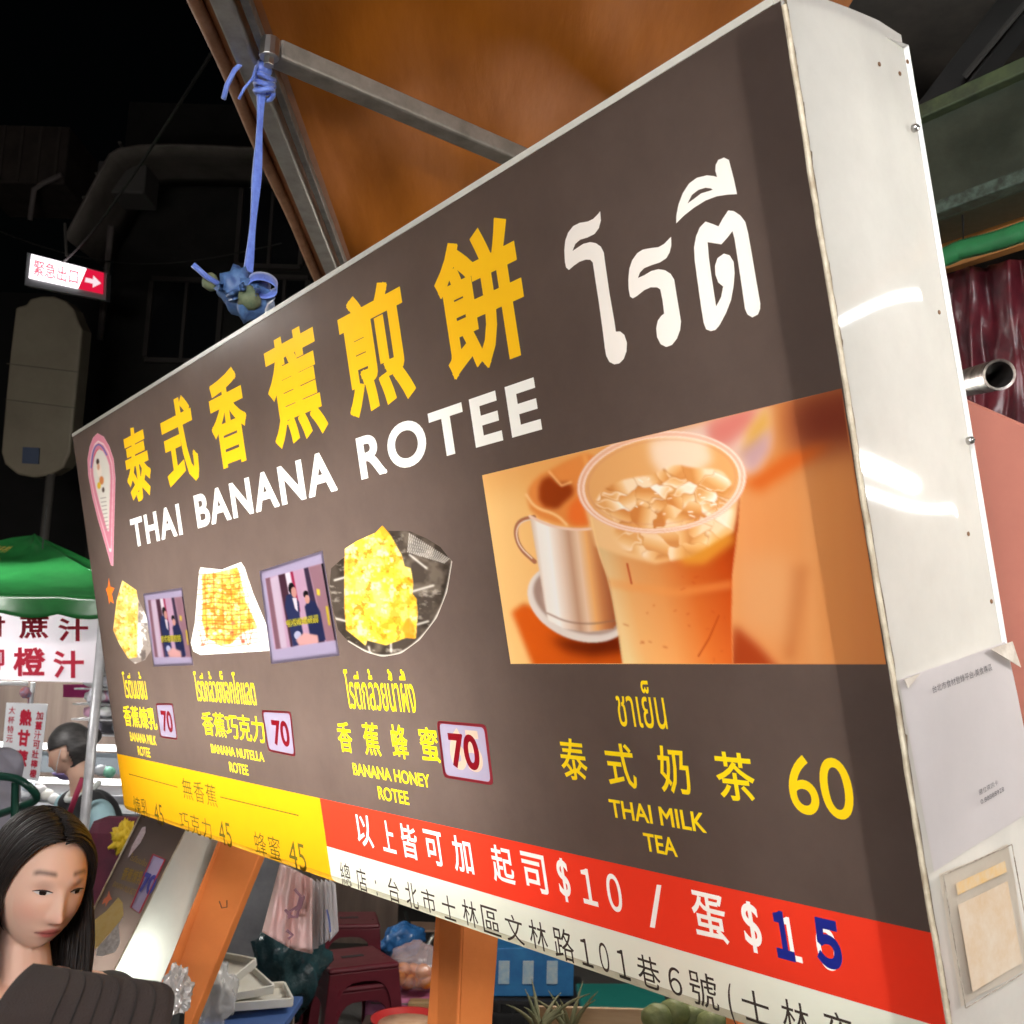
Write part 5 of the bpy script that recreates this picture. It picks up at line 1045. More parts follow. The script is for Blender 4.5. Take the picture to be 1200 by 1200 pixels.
m = MB(); pz = [(144, 1076), (139, 1085), (141, 1105), (135, 1116), (120, 1121), (113, 1120), (114, 1112), (128, 1096), (140, 1080)]; m.prism([bp(x, y, .0010) for x, y in pz], bfn * .0005); m.build('plate_picture', pmat('plate_silver', (.30, .28, .28), .5, col2=(.7, .7, .7), scale=130, amt=.7), fc)
m = MB(); pz = [(122, 1054), (126, 1051), (128, 1044), (130, 1051), (132, 1054), (128, 1056), (124, 1063), (124, 1058), (120, 1060)]; m.prism([bp(x, y, .0012) for x, y in pz], bfn * .0005); m.build('star_picture', pmat('star_orange', (.6, .13, .04), .6), fc)
m = MB(); pz = [(167, 970), (171, 969), (171, 976), (165, 988), (150, 1006), (155, 992)]; m.prism([bp(x, y, .0012) for x, y in pz], bfn * .0005); m.build('badge_picture', pmat('badge_pink', (.42, .28, .30), .6, col2=(.55, .46, .46), scale=120), fc)

# ================================================================== THINGS BELOW AND BEHIND THE SIGN
def bag(name, pts_top, pts_bot, d, amp, nf, mat, seed, parent=None, lean=0, nu=40, nv=24, solid=.0008):
    rs = random.Random(seed); ph = [rs.uniform(0, 6) for _ in range(5)]
    def fn(a, b):
        x0, y0 = np.interp(a, np.linspace(0, 1, len(pts_top)), [p[0] for p in pts_top]), np.interp(a, np.linspace(0, 1, len(pts_top)), [p[1] for p in pts_top])
        x1, y1 = np.interp(a, np.linspace(0, 1, len(pts_bot)), [p[0] for p in pts_bot]), np.interp(a, np.linspace(0, 1, len(pts_bot)), [p[1] for p in pts_bot])
        return P(x0 + (x1 - x0) * b, y0 + (y1 - y0) * b, d + lean * b + amp * (math.sin(nf * a * 6.28 + ph[0] + b) * (.4 + .6 * b) + .5 * math.sin(nf * 2.3 * a * 6.28 + ph[1] - 2 * b) + .5 * noise.noise(Vector((a * 5, b * 5, seed)))))
    m = MB(); m.grid(fn, nu, nv); return m.build(name, mat, parent, smooth=True, solid=solid)
pinkf = pmat('bag_pink', (.72, .45, .42), .35, col2=(.80, .60, .57), scale=18, trans=0, spec=.6)
t_ = thing('plastic_bags', 'bunch of printed pinkish plastic bags hanging under the yellow band', 'bags', P(345, 1070, 2.05))
for k in range(3): bag('bag', [(328 + 2 * k, 1012), (366, 1030)], [(307 + 5 * k, 1092 + 3 * k), (335 + 3 * k, 1108 + 2 * k), (366, 1114 + 2 * k)], 2.05 + .02 * k, .016, 1.5 + .4 * k, pinkf, 3 + k, t_)
m = MB()
for pts in [[(345, 1042), (352, 1050), (349, 1062), (340, 1068), (338, 1076)], [(356, 1050), (352, 1064), (346, 1066)], [(334, 1066), (341, 1074), (348, 1075), (354, 1052)], [(336, 1090), (343, 1096), (338, 1100)]]: m.tube([P(x, y, 2.005) for x, y in pts], .0028, 5)
m.build('printed_mark', pmat('bag_print', (.28, .14, .18), .6), t_)
t_ = thing('paper_bags', 'stack of white paper bags hanging beside the pinkish plastic bags', 'bags', P(376, 1080, 2.08))
wp = pmat('paper_white', (.74, .73, .74), .7, col2=(.66, .65, .68), scale=8)
for k in range(6): bag('bag', [(361 + 5 * k, 1030), (368 + 5 * k, 1036)], [(356 + 6 * k, 1116 - 2.5 * k), (367 + 6 * k, 1116 - 5 * k)], 2.10 + .006 * k, .004, .5, wp, 20 + k, t_, nu=8, nv=12)
m = MB(); m.tube([P(383, 1066, 2.08), P(386, 1080, 2.08), P(387, 1092, 2.08)], .002, 5); m.build('printed_mark', pmat('print_blue', (.14, .2, .5), .6), t_)
# plastic stools
stm = pmat('stool_maroon', (.12, .018, .028), .3, col2=(.09, .013, .021), scale=8)
def stool():
    t = thing('plastic_stool', 'x', 'stool', (0, 0, 0), 'maroon plastic stools under the sign'); H = .47
    m = MB(); m.box((0, 0, H - .012), .285, .285, .026); m.build('seat', stm, t, bevel=.012)
    for k in range(4):
        c_, s_ = math.cos(k * math.pi / 2), math.sin(k * math.pi / 2); f = lambda x, z: Vector((c_ * x - s_ * (.138 + .045 * (1 - z / H)), s_ * x + c_ * (.138 + .045 * (1 - z / H)), z))
        o_ = [(-.138 - .045, 0), (-.138, H - .02), (.138, H - .02), (.138 + .045, 0), (.128, 0)] + [(.112 * math.cos(a) ** .6 if a < math.pi / 2 else -.112 * abs(math.cos(a)) ** .6, .24 + .175 * math.sin(a) ** .7) for a in np.linspace(.02, math.pi - .02, 15)] + [(-.128, 0)]
        m = MB(); pp = [f(*q_) for q_ in o_]; n_ = Vector((s_, -c_, 0)) * .008; m.prism(pp, n_); m.build('side_panel', stm, t, bevel=.002)
    m = MB(); m.box((0, 0, H + .002), .09, .02, .003); m.build('grip_slot', pmat('slot_dark', (.03, .03, .03), .8), t)
    return t
def copy_tree(o, par=None):
    c = o.copy(); COL.objects.link(c); c.parent = par
    for ch in list(o.children): copy_tree(ch, c)
    return c
s1_ = stool(); g1 = P(413, 1120, 4.0); s1_.location = (g1.x, g1.y, .07); s1_.rotation_euler = (0, 0, .5); s1_['label'] = 'front maroon plastic stool, top one of the nearer stack'
s2_ = copy_tree(s1_); s2_.location = (g1.x, g1.y, 0); s2_['label'] = 'bottom maroon plastic stool of the nearer stack'
g2 = P(408, 1092, 4.95); s3_ = copy_tree(s1_); s3_.location = (g2.x, g2.y, 0); s3_.rotation_euler = (0, 0, .2); s3_['label'] = 'maroon plastic stool behind the nearer stack'
def blob(name, px, py, d, r, mat, lab, cat, seed, amp=.35, fq=2.6, shape=None, sub=4, group=None):
    c = P(px, py, d); m = MB(); sv = Vector((seed * 1.7, seed * .6, 0))
    m.ball(c, r, sub, (RT, Vector((0, 1, 0)), Zv), fn=lambda v: (shape(v) if shape else 1) * (1 + amp * noise.noise(v * fq + sv) + amp * .45 * noise.noise(v * fq * 2.7 + sv) + amp * .2 * abs(noise.noise(v * fq * 7 + sv))))
    return tag(m.build(name, mat, smooth=True), lab, cat, group)
film = lambda n, c, c2: pmat(n, c, .25, col2=c2, scale=14, spec=.8, bump=.8, bscale=26)
blob('plastic_bag', 338, 1138, 3.75, (.105, .09, .17), film('bag_teal', (.012, .035, .045), (.03, .075, .085)), 'crumpled dark teal plastic bag hanging left of the maroon stools', 'bag', 3, shape=lambda v: 1.15 + .30 * v.z if v.z < .5 else 1.2)
blob('plastic_bag', 466, 1103, 5.3, (.11, .10, .085), film('bag_blue', (.02, .10, .30), (.05, .20, .5)), 'crumpled bright blue plastic bag behind the maroon stools', 'bag', 7, shape=lambda v: 1 + .35 * v.x * (1 if v.z > 0 else .2), amp=.2)
bgp = P(466, 1103, 5.3); m = MB(); m.box((bgp.x, bgp.y, (bgp.z - .07) / 2), .3, .26, bgp.z - .07); tag(m.build('storage_bin', pmat('bin_dark', (.02, .022, .024), .6), bevel=.01), 'dark bin under the bright blue plastic bag', 'bin')
# folding stand legs
t_ = thing('folding_stand', 'folding metal stand with crossed thin legs behind the blue bag', 'stand', onz(490, 1190, 0)); m = MB(); m.tube([P(475, 1068, 6), down(P(475, 1068, 6), P(488, 1113, 5.9), 0)], .012, 8); m.build('leg', pmat('leg_black', (.02, .022, .022), .5), t_, smooth=True)
m = MB(); m.tube([P(511, 1088, 6), down(P(511, 1088, 6), P(495, 1122, 5.95), 0)], .012, 8); m.build('leg', pmat('leg_silver', (.5, .52, .5), .3, .8), t_, smooth=True)
m = MB(); m.box(P(496, 1086, 6.05), .28, .2, .012); m.build('shelf', pmat('ply_tan', (.34, .22, .16), .7), t_)
# low table with a pink cloth and a clear bag of oranges
tz = P(490, 1160, 4.15).z; tb = P(494, 1162, 4.2)
t_ = thing('low_table', 'low table behind the orange post, its top covered in produce', 'table', Vector((tb.x, tb.y, 0))); m = MB(); m.box((tb.x + .02, tb.y, tz - .02), .40, .44, .03); m.build('tabletop', pmat('table_grey', (.16, .15, .14), .6), t_)
for i in (-1, 1):
    for j in (-1, 1): m = MB(); m.box((tb.x + .02 + .17 * i, tb.y + .19 * j, (tz - .035) / 2), .03, .03, tz - .035); m.build('leg', galv, t_)
def clothf(a, b):
    x = (a - .5) * .42; e = max(0, b - .72) / .28; return Vector((tb.x + .01 + x, tb.y + .21 - .43 * min(b, .72) / .72 - .02 * e + .012 * math.sin(a * 22) * e, tz + .004 - .16 * e + .004 * noise.noise(Vector((a * 8, b * 8, 2)))))
m = MB(); m.grid(clothf, 30, 20); tag(m.build('tablecloth', pmat('cloth_magenta', (.36, .085, .20), .7, col2=(.45, .16, .28), scale=16), smooth=True, solid=.002), 'magenta cloth over the low table edge', 'cloth')
rs = random.Random(6); om = pmat('orange_skin', (.70, .24, .02), .4, col2=(.62, .18, .015), scale=30, bump=.15, bscale=300)
for k in range(9):
    px, py = [(466, 1146), (478, 1150), (489, 1148), (500, 1149), (472, 1137), (484, 1138), (496, 1139), (507, 1143), (460, 1150)][k]
    m = MB(); m.ball((0, 0, 0), .032, 3, fn=lambda v: 1 - .05 * max(0, v.z) ** 8); o_ = m.build('orange', om, smooth=True); c = P(px, py, 4.05 + .05 * (k % 3)); o_.location = (c.x, c.y, max(c.z, tz + .034)); tag(o_, 'orange fruit in the clear bag on the magenta cloth', 'orange', 'oranges in the clear bag')
blob('clear_bag', 487, 1132, 4.1, (.115, .10, .085), glassy('clear_film', (.75, .62, .66), .30, .2), 'clear pinkish plastic bag holding the oranges', 'bag', 12, .25, 3)
c = P(500, 1182, 3.95); m = MB(); m.box(c - Vector((0, 0, .05)), .14, .12, .14); bx = thing('cardboard_box', 'small brown cardboard box left of the orange post', 'box', c - Vector((0, 0, .12))); m.build('carton', pmat('cardboard', (.30, .19, .09), .8, col2=(.25, .155, .075), scale=12), bx, bevel=.003)
m = MB(); m.box(c + Vector((0, -.005, .0215)), .142, .03, .002); m.build('tape', pmat('tape_tan', (.40, .28, .15), .3), bx)
m = MB(); m.box((c.x, c.y, (c.z - .122) / 2), .3, .25, c.z - .122); tag(m.build('plinth_crate', pmat('crate_brown', (.05, .03, .025), .7), bevel=.01), 'dark crate carrying the cardboard box', 'crate')
c = P(478, 1200, 3.55); pf = Matrix.Translation(c); m = MB(); m.lathe([(0, -.02), (.10, -.02), (.125, .018), (.130, .02), (.126, .012), (.10, -.014), (0, -.014)], 40, pf); tr_ = thing('serving_tray', 'round red rimmed tray at the bottom edge by the orange post', 'tray', c - Vector((0, 0, .02))); m.build('dish', pmat('tray_red', (.45, .03, .03), .35), tr_, smooth=True)
m = MB(); m.lathe([(0, -.012), (.10, -.010), (.104, .004), (0, .010)], 30, pf); m.build('lining', pmat('tray_tan', (.52, .30, .18), .7, col2=(.6, .4, .26), scale=30), tr_, smooth=True)
m = MB(); m.box((c.x, c.y, (c.z - .022) / 2), .34, .34, c.z - .022); tag(m.build('side_crate', pmat('crate_brown', (.05, .03, .025), .7), bevel=.01), 'dark crate under the round red rimmed tray', 'crate')
# blue carton on a black crate, teal crate, pineapples in a wooden box
c = P(618, 1128, 4.4); bx = thing('blue_carton', 'blue printed carton with white patches, right of the orange post', 'box', c - Vector((0, 0, .1))); m = MB(); m.box(c, .38, .3, .19, (RT, Vector((0, 1, 0)), Zv)); m.build('carton', pmat('carton_blue', (.012, .09, .24), .5, col2=(.02, .14, .32), scale=8), bx, bevel=.004)
for k in range(3): m = MB(); m.box(c + RT * (-.10 + .1 * k) + Vector((0, -.152, .0)), .045, .004, .09, (RT, Vector((0, 1, 0)), Zv)); m.build('white_patch', pmat('patch_pale', (.20, .32, .42), .6, col2=(.34, .40, .42), scale=40), bx)
zt_ = c.z - .10; m = MB(); W2, D2 = .46, .36
for k in range(9): 
    x = -W2 / 2 + W2 * k / 8; m.box(Vector((c.x + x, c.y - D2 / 2, zt_ / 2)), .012, .012, zt_)
for k in range(7): m.box(Vector((c.x, c.y - D2 / 2 - .004, .02 + (zt_ - .03) * k / 6)), W2, .010, .014)
m.box(Vector((c.x, c.y + .01, zt_ / 2)), W2 - .01, D2 - .03, zt_ - .01); m.box(Vector((c.x, c.y, zt_ - .008)), W2 + .02, D2 + .02, .014); tag(m.build('plastic_crate', pmat('crate_black', (.012, .012, .013), .5)), 'black slatted crate under the blue carton', 'crate')
c = P(728, 1196, 3.9); bx = thing('teal_crate', 'teal green plastic crate behind the pineapple leaves', 'crate', Vector((c.x, c.y, 0))); m = MB(); m.box((c.x, c.y, (c.z + .08) / 2), .30, .30, c.z + .08, (RT, Vector((0, 1, 0)), Zv)); m.build('body', pmat('crate_teal', (.003, .07, .06), .5, col2=(.004, .05, .045), scale=10), bx, bevel=.012)
m = MB(); m.box((c.x, c.y, c.z + .075), .33, .33, .03, (RT, Vector((0, 1, 0)), Zv)); m.build('rim', pmat('crate_teal_rim', (.006, .10, .085), .45), bx, bevel=.008)
cw = P(720, 1215, 2.85); wb = thing('wooden_box', 'pale wooden fruit box at the bottom edge below the sign', 'box', Vector((cw.x, cw.y, 0))); wdm = pmat('wood_pale', (.40, .29, .18), .7, col2=(.32, .22, .13), scale=7, stretch=(1, 8, 8))
for j in (-1, 1):
    m = MB(); m.box((cw.x, cw.y + .14 * j, cw.z - .03), .44, .014, .13); m.build('side_board', wdm, wb, bevel=.002); m = MB(); m.box((cw.x + .213 * j, cw.y, cw.z - .03), .014, .264, .13); m.build('end_board', wdm, wb, bevel=.002)
m = MB(); m.box((cw.x, cw.y, cw.z - .10), .40, .25, .01); m.build('base', wdm, wb)
for i in (-1, 1):
    for j in (-1, 1): m = MB(); m.box((cw.x + .17 * i, cw.y + .1 * j, (cw.z - .106) / 2), .03, .03, cw.z - .106); m.build('leg', wdm, wb)
lfm = pmat('leaf_dry', (.20, .18, .10), .7, col2=(.09, .11, .05), scale=20, amt=.9); pnm = pmat('pineapple_skin', (.42, .24, .06), .6, col2=(.2, .13, .04), scale=40, bump=.6, bscale=70)
for k, (px, py, lab) in enumerate([(632, 1212, 'pineapple with dry grey-green leaves, leftmost in the wooden box'), (668, 1216, 'pineapple with a long leaf reaching up in front of the teal crate')]):
    b0 = P(px, py, 2.78 + .06 * k); pn = thing('pineapple', lab, 'pineapple', b0 - Vector((0, 0, .1)), 'pineapples in the wooden box'); m = MB(); m.ball(b0 - Vector((0, 0, .06)), (.045, .045, .07), 3, fn=lambda v: 1 + .05 * math.sin(14 * v.z) * math.sin(12 * math.atan2(v.y, v.x))); m.build('fruit', pnm, pn, smooth=True)
    for i in range(9):
        a = i * 2.4 + k; l = rs.uniform(.06, .15); o_ = rs.uniform(.2, .8); pts = [b0 + Vector((math.cos(a) * o_ * l * t * (1 + .5 * t), math.sin(a) * o_ * l * t * (1 + .5 * t), l * (t * 1.2 - .55 * o_ * t * t))) for t in np.linspace(0, 1, 7)]
        m = MB(); m.tube(pts, [.009, .0085, .007, .0055, .004, .0025, .0008], 5); m.build('leaf', lfm, pn, smooth=True)
gfm = pmat('guava_green', (.17, .18, .06), .6, col2=(.07, .09, .03), scale=22, amt=.9, bump=.4, bscale=60)
for k in range(7):
    px, py = [(770, 1192), (790, 1186), (812, 1192), (834, 1200), (780, 1204), (802, 1206), (826, 1214)][k]; c = P(px, py, 2.6 + .04 * (k % 3)); m = MB(); m.ball((0, 0, 0), (.040, .036, .034), 3, fn=lambda v: 1 + .12 * noise.noise(v * 1.5 + Vector((k, 0, 0)))); o_ = m.build('melon', gfm, smooth=True); o_.location = c; tag(o_, 'yellow green striped fruit piled at the bottom edge under the white band', 'fruit', 'striped fruit below the sign')
c = P(800, 1225, 2.64); m = MB(); m.box((c.x, c.y, (c.z - .03) / 2), .34, .3, c.z - .03); tag(m.build('fruit_stand', pmat('crate_brown', (.05, .03, .025), .7), bevel=.01), 'dark stand under the striped green fruit', 'stand')
# white trays, plastic bag and foil at the left post
c = P(285, 1178, 2.95); wb = thing('tray_table', 'small table with a blue edge under the white foam trays', 'table', Vector((c.x, c.y, 0))); m = MB(); m.box(c - Vector((.02, .02, .02)), .34, .28, .022, (RT, Vector((0, 1, 0)), Zv)); m.build('tabletop', pmat('edge_blue', (.05, .11, .30), .6), wb, bevel=.004)
for i in (-1, 1):
    for j in (-1, 1): m = MB(); m.box((c.x - .02 + .14 * i, c.y - .02 + .10 * j, (c.z - .03) / 2), .025, .025, c.z - .03); m.build('leg', galv, wb)
foam = pmat('foam_white', (.72, .71, .66), .6, col2=(.66, .63, .54), scale=10)
for k, (px, py, w, r, lab) in enumerate([(288, 1172, .24, .35, 'wide white foam tray lying lowest on the blue edged table'), (270, 1158, .20, .7, 'middle white foam tray on the blue edged table'), (252, 1140, .19, -.5, 'topmost white foam tray leaning by the orange post')]):
    c2 = P(px, py, 2.95 - .02 * k); rx = Matrix.Rotation(r, 3, 'Z') @ Matrix.Rotation(.16 * k, 3, 'X'); ax3 = [rx @ Vector(v) for v in ((1, 0, 0), (0, 1, 0), (0, 0, 1))]
    t_ = thing('foam_tray', lab, 'tray', c2, 'foam trays by the post'); m = MB(); m.box(c2, w, w * .7, .008, ax3); m.build('base', foam, t_, bevel=.003)
    for i, (s_, e_) in enumerate([((0, 1), 1), ((0, -1), 1), ((1, 0), 0), ((-1, 0), 0)]):
        m = MB(); cc = c2 + ax3[0] * s_[0] * w * .5 + ax3[1] * s_[1] * w * .35 + ax3[2] * .009; m.box(cc, w if e_ else .008, .008 if e_ else w * .7 - .01, .024, ax3); m.build('rim', foam, t_, bevel=.002)
blob('clear_bag', 246, 1168, 2.72, (.060, .05, .10), glassy('clear_film_white', (.8, .8, .82), .35, .2), 'crumpled clear plastic bag beside the slanted orange post', 'bag', 17, .4, 2.4)
def crk(v): return 1 + .45 * noise.noise(v * 2.4) + .3 * abs(noise.noise(v * 5.5)) + .10 * noise.noise(v * 12)
c = P(206, 1166, 1.95); m = MB(); m.ball(c, (.024, .02, .046), 5, fn=crk); tag(m.build('foil_bundle', pmat('foil_bright', (.86, .83, .80), .22, .55, col2=(.60, .58, .56), scale=60, amt=.9)), 'shiny crumpled foil sticking up beside the brown cap', 'foil')
m = MB(); m.tube([c - Vector((0, 0, .03)), Vector((c.x, c.y, .3))], .02, 8); tag(m.build('foil_stand', pmat('leg_black', (.02, .022, .022), .5)), 'dark upright holding the foil bundle, hidden behind the cap', 'stand')
blob('yellow_rosette', 146, 982, 2.9, (.030, .03, .036), pmat('rosette_yellow', (.62, .42, .02), .6), 'small yellow spiky rosette hanging left of the slanted lightbox', 'rosette', 21, .9, 3.2)
c = P(146, 1000, 3.0); m = MB(); m.box(c + Vector((0, .02, -.45)), .22, .12, 1.1); tag(m.build('backpack', pmat('bag_maroon', (.13, .012, .035), .7, col2=(.04, .01, .02), scale=9, amt=.8), bevel=.04), 'maroon and black bag standing behind the yellow rosette', 'bag')
for k, (px, d) in enumerate([(313, 7.5), (328, 7.7)]):
    m = MB(); p_ = P(px, 1030, d); m.box((p_.x, p_.y, .35), .035, .035, .7); tag(m.build('white_post', pmat('batten_white', (.7, .7, .68), .5)), ['thin white post left of the pink bags, nearer one', 'thin white post left of the pink bags, farther one'][k], 'post')

# ================================================================== JUICE STALL ACROSS THE LANE
gpk = P(40, 627, 5.9); hs = 1.12
tent = thing('green_canopy', 'green canopy with a scalloped edge over the juice stall', 'canopy', Vector((gpk.x, gpk.y, 0)))
ez = P(60, 700, 4.85).z
cor = [Vector((gpk.x + hs * i, gpk.y + hs * j, ez)) for i, j in ((-1, -1), (1, -1), (1, 1), (-1, 1))]
grn = vinyl('canopy_green', (.030, .24, .060), trans=.5, gloss=.06, rough=.3, dirt=.4, wave=.6)
m = MB()
for k in range(4):
    a_, b_ = cor[k], cor[(k + 1) % 4]
    m.grid(lambda u_, v: (a_.lerp(b_, u_)).lerp(gpk, v) - Vector((0, 0, .07 * math.sin(math.pi * v) * (.4 + .6 * math.sin(math.pi * u_)) - .018 * noise.noise(Vector((u_ * 6, v * 6, k))))), 24, 14)
m.build('roof', grn, tent, smooth=True)
for k in (0, 1, 3):
    a_, b_ = cor[k], cor[(k + 1) % 4]; nrm = (b_ - a_).cross(Zv).normalized()
    m = MB(); m.grid(lambda u_, v: a_.lerp(b_, u_) + nrm * (.012 * math.sin(u_ * 30) * v + .006) - Zv * (v * (.085 + .022 * abs(math.sin(u_ * math.pi * 8.5 + .6)))), 100, 5); m.build('valance', grn, tent, smooth=True, solid=.002)
tx = pmat('canopy_print', (.45, .36, .06), .6)
fq = lambda u0_, u1_, v0_, v1_: [cor[0].lerp(cor[1], u_).lerp(gpk, v) + Vector((0, -.012, .012)) for u_, v in ((u0_, v1_), (u1_, v1_), (u1_, v0_), (u0_, v0_))]
text_on('print_line', '甘蔗青先村', fq(.41, .60, .56, .68), tx, tent, .02, 1.2, .012); text_on('print_line', '新鮮現榨 甘蔗汁 柳橙汁', fq(.36, .62, .38, .45), tx, tent, 0, 1.1, .012)
whm = pmat('pole_white', (.58, .58, .60), .35, .2, col2=(.46, .46, .48), scale=20)
for px, py, d in [(106, 890, 4.22)]:
    p_ = P(px, py, d); m = MB(); m.tube([Vector((p_.x, p_.y, .0)), Vector((p_.x, p_.y, ez - .0))], .020, 12); m.build('pole', whm, tent, smooth=True)
    m = MB(); m.tube([Vector((p_.x, p_.y, ez - .01)), cor[0].lerp(cor[1], .9) + Vector((0, 0, -.02))], .012, 8); m.build('arm', whm, tent, smooth=True)
for c_ in (cor[3], cor[0]): m = MB(); m.tube([Vector((c_.x, c_.y, 0)), c_], .02, 10); m.build('pole', whm, tent, smooth=True)
# banner
bq4 = [P(-70, 716, 4.9), P(117, 716, 4.9), P(109, 800, 4.9), P(-74, 794, 4.9)]
ban = thing('juice_banner', 'white banner with red writing for cane juice and orange juice', 'banner', (bq4[2] + bq4[3]) / 2)
bn = (bq4[1] - bq4[0]).cross(bq4[0] - bq4[3]).normalized(); bn = bn if bn.dot(CAM - bq4[0]) > 0 else -bn
m = MB(); m.grid(lambda a, b: Vector(quadmap(bq4, np.array([(a, 1 - b)]))[0]) + bn * (.008 * math.sin(7 * a + 3 * b) + .004 * noise.noise(Vector((a * 9, b * 7, 1)))), 40, 14); bo = m.build('cloth', vinyl('banner_white', (.76, .70, .76), trans=.3, gloss=.03, rough=.3), ban, smooth=True)
rd = pmat('banner_red', (.52, .02, .05), .5)
for ch, a, b in [('甘', (-14, 722), (8, 746)), ('蔗', (24, 720), (59, 748)), ('汁', (70, 724), (105, 751)), ('柳', (-18, 758), (7, 785)), ('橙', (17, 758), (55, 792)), ('汁', (64, 762), (100, 794))]:
    text_on('writing', ch, [P(a[0], a[1], 4.9), P(b[0], a[1], 4.9), P(b[0], b[1], 4.9), P(a[0], b[1], 4.9)], rd, bo, .03, 1, .016, bn)
m = MB(); m.tube([P(-74, 799, 4.9), P(32, 801, 4.9)], .010, 8); m.build('rail', whm, ban, smooth=True); m = MB(); m.tube([P(-70, 716, 4.91), P(120, 716, 4.91)], .008, 8); m.build('rail', whm, ban, smooth=True)
m = MB(); m.tube([P(39, 800, 4.88), P(35, 828, 4.88)], .012, 8); m.build('hanger', whm, ban, smooth=True)
# poster
pq = [P(7.5, 823.5, 4.75), P(55.8, 825, 4.75), P(45, 916, 4.75), P(0, 908, 4.75)]; pst_ = thing('hanging_poster', 'narrow white poster with red vertical writing for hot cane juice', 'poster', (pq[2] + pq[3]) / 2); pn_ = -(M3 @ Vector((0, 0, -1)))
m = MB(); m.prism([p - pn_ * .004 for p in pq], pn_ * .004); po = m.build('sheet', pmat('poster_white', (.74, .76, .80), .5), pst_)
for i, ch in enumerate('熱甘蔗'): text_on('writing', ch, subq(pq, .36, .08 + .27 * i, .66, .30 + .27 * i), rd, po, .05, 1, .002, pn_)
for i, ch in enumerate('大杯特元'): text_on('writing', ch, subq(pq, .08, .05 + .13 * i, .24, .15 + .13 * i), rd, po, .01, 1, .002, pn_)
for i, ch in enumerate('加薑汁可壯檸檬'): text_on('writing', ch, subq(pq, .76, .10 + .125 * i, .93, .21 + .125 * i), rd, po, .02, 1, .002, pn_)
m = MB(); m.tube([P(34, 812, 4.75), P(33, 824, 4.75)], .004, 6); m.ball(P(30, 812, 4.74), .026, 2, fn=lambda v: 1 + .4 * noise.noise(v * 3)); m.build('clip', pmat('clip_red', (.5, .10, .06), .5, col2=(.2, .25, .4), scale=40), pst_)
# back wall, pink sign, shelf and lit counters
bw = P(40, 840, 6.6); m = MB(); m.box((bw.x + .3, bw.y, 1.0), 4.2, .06, 2.0); tag(m.build('stall_backdrop', pmat('backdrop_taupe', (.24, .18, .15), .8, col2=(.17, .125, .105), scale=3, stretch=(5, 1, .5))), 'taupe cloth backdrop behind the juice stall', 'backdrop')
pqm = [P(74, 802, 5.6), P(106, 802, 5.6), P(103, 818, 5.6), P(74, 817, 5.6)]; m = MB(); m.prism(pqm, Vector((0, .01, 0))); tag(m.build('pink_sign', pmat('sign_magenta', (.36, .02, .13), .5)), 'plain magenta sign under the white banner', 'sign')
blob('plastic_bag', 111, 817, 4.6, (.026, .03, .042), pmat('bag_white', (.66, .66, .72), .4), 'small white plastic bag hanging by the white pole', 'bag', 31, .4, 3)
sh = P(128, 850, 5.2); shf = thing('goods_shelf', 'rack of wrapped pale lilac goods behind the white pole', 'rack', Vector((sh.x, sh.y, 0)))
for i in (-1, 1): m = MB(); m.box((sh.x + .1 + .23 * i, sh.y + .12, .65), .03, .03, 1.30); m.build('leg', whm, shf)
m = MB(); m.box((sh.x + .1, sh.y + .12, 1.60), .5, .03, .60); m.build('back', pmat('rack_grey', (.35, .33, .36), .6), shf)
rs = random.Random(14)
for k in range(6):
    m = MB(); zz_ = 1.30 + .075 * k; m.box((sh.x + .1, sh.y, zz_), .5, .22, .008); m.build('shelf', whm, shf)
for k in range(46):
    m = MB(); m.ball((sh.x - .10 + rs.uniform(0, .38), sh.y - .06 + rs.uniform(-.04, .04), 1.34 + .075 * rs.randint(0, 5)), (.035, .03, .03), 2, fn=lambda v: 1 + .35 * noise.noise(v * 3 + Vector((k, 0, 0)))); m.build('packet', [pmat('packet_lilac', (.62, .58, .72), .4), pmat('packet_white', (.74, .74, .78), .4), pmat('packet_pink', (.62, .34, .48), .4)][k % 3], shf, smooth=True)
ct = P(95, 915, 5.6); cnt = thing('juice_counter', 'juice stall counter with a glowing white front edge', 'counter', Vector((ct.x, ct.y, 0)))
m = MB(); m.box((ct.x, ct.y + .25, ct.z / 2 - .04), 2.4, .5, ct.z - .06); m.build('cabinet', pmat('cabinet_steel', (.34, .34, .36), .35, .6, col2=(.24, .24, .26), scale=6), cnt, bevel=.006)
m = MB(); m.box((ct.x, ct.y - .02, ct.z), 2.4, .03, .030); m.build('light_strip', emat('strip_glow', (1, 1, .98), 3.2), cnt)
ct2 = P(110, 876, 6.0); m = MB(); m.box((ct2.x + .1, ct2.y, ct2.z), 1.5, .02, .035); m.build('light_strip', emat('strip_glow', (1, 1, .98), 3.2), cnt)
m = MB(); m.box((ct2.x + .1, ct2.y + .03, ct2.z - .09), 1.5, .03, .12); m.build('glass_case', pmat('case_grey', (.16, .18, .20), .2), cnt)
rs = random.Random(15)
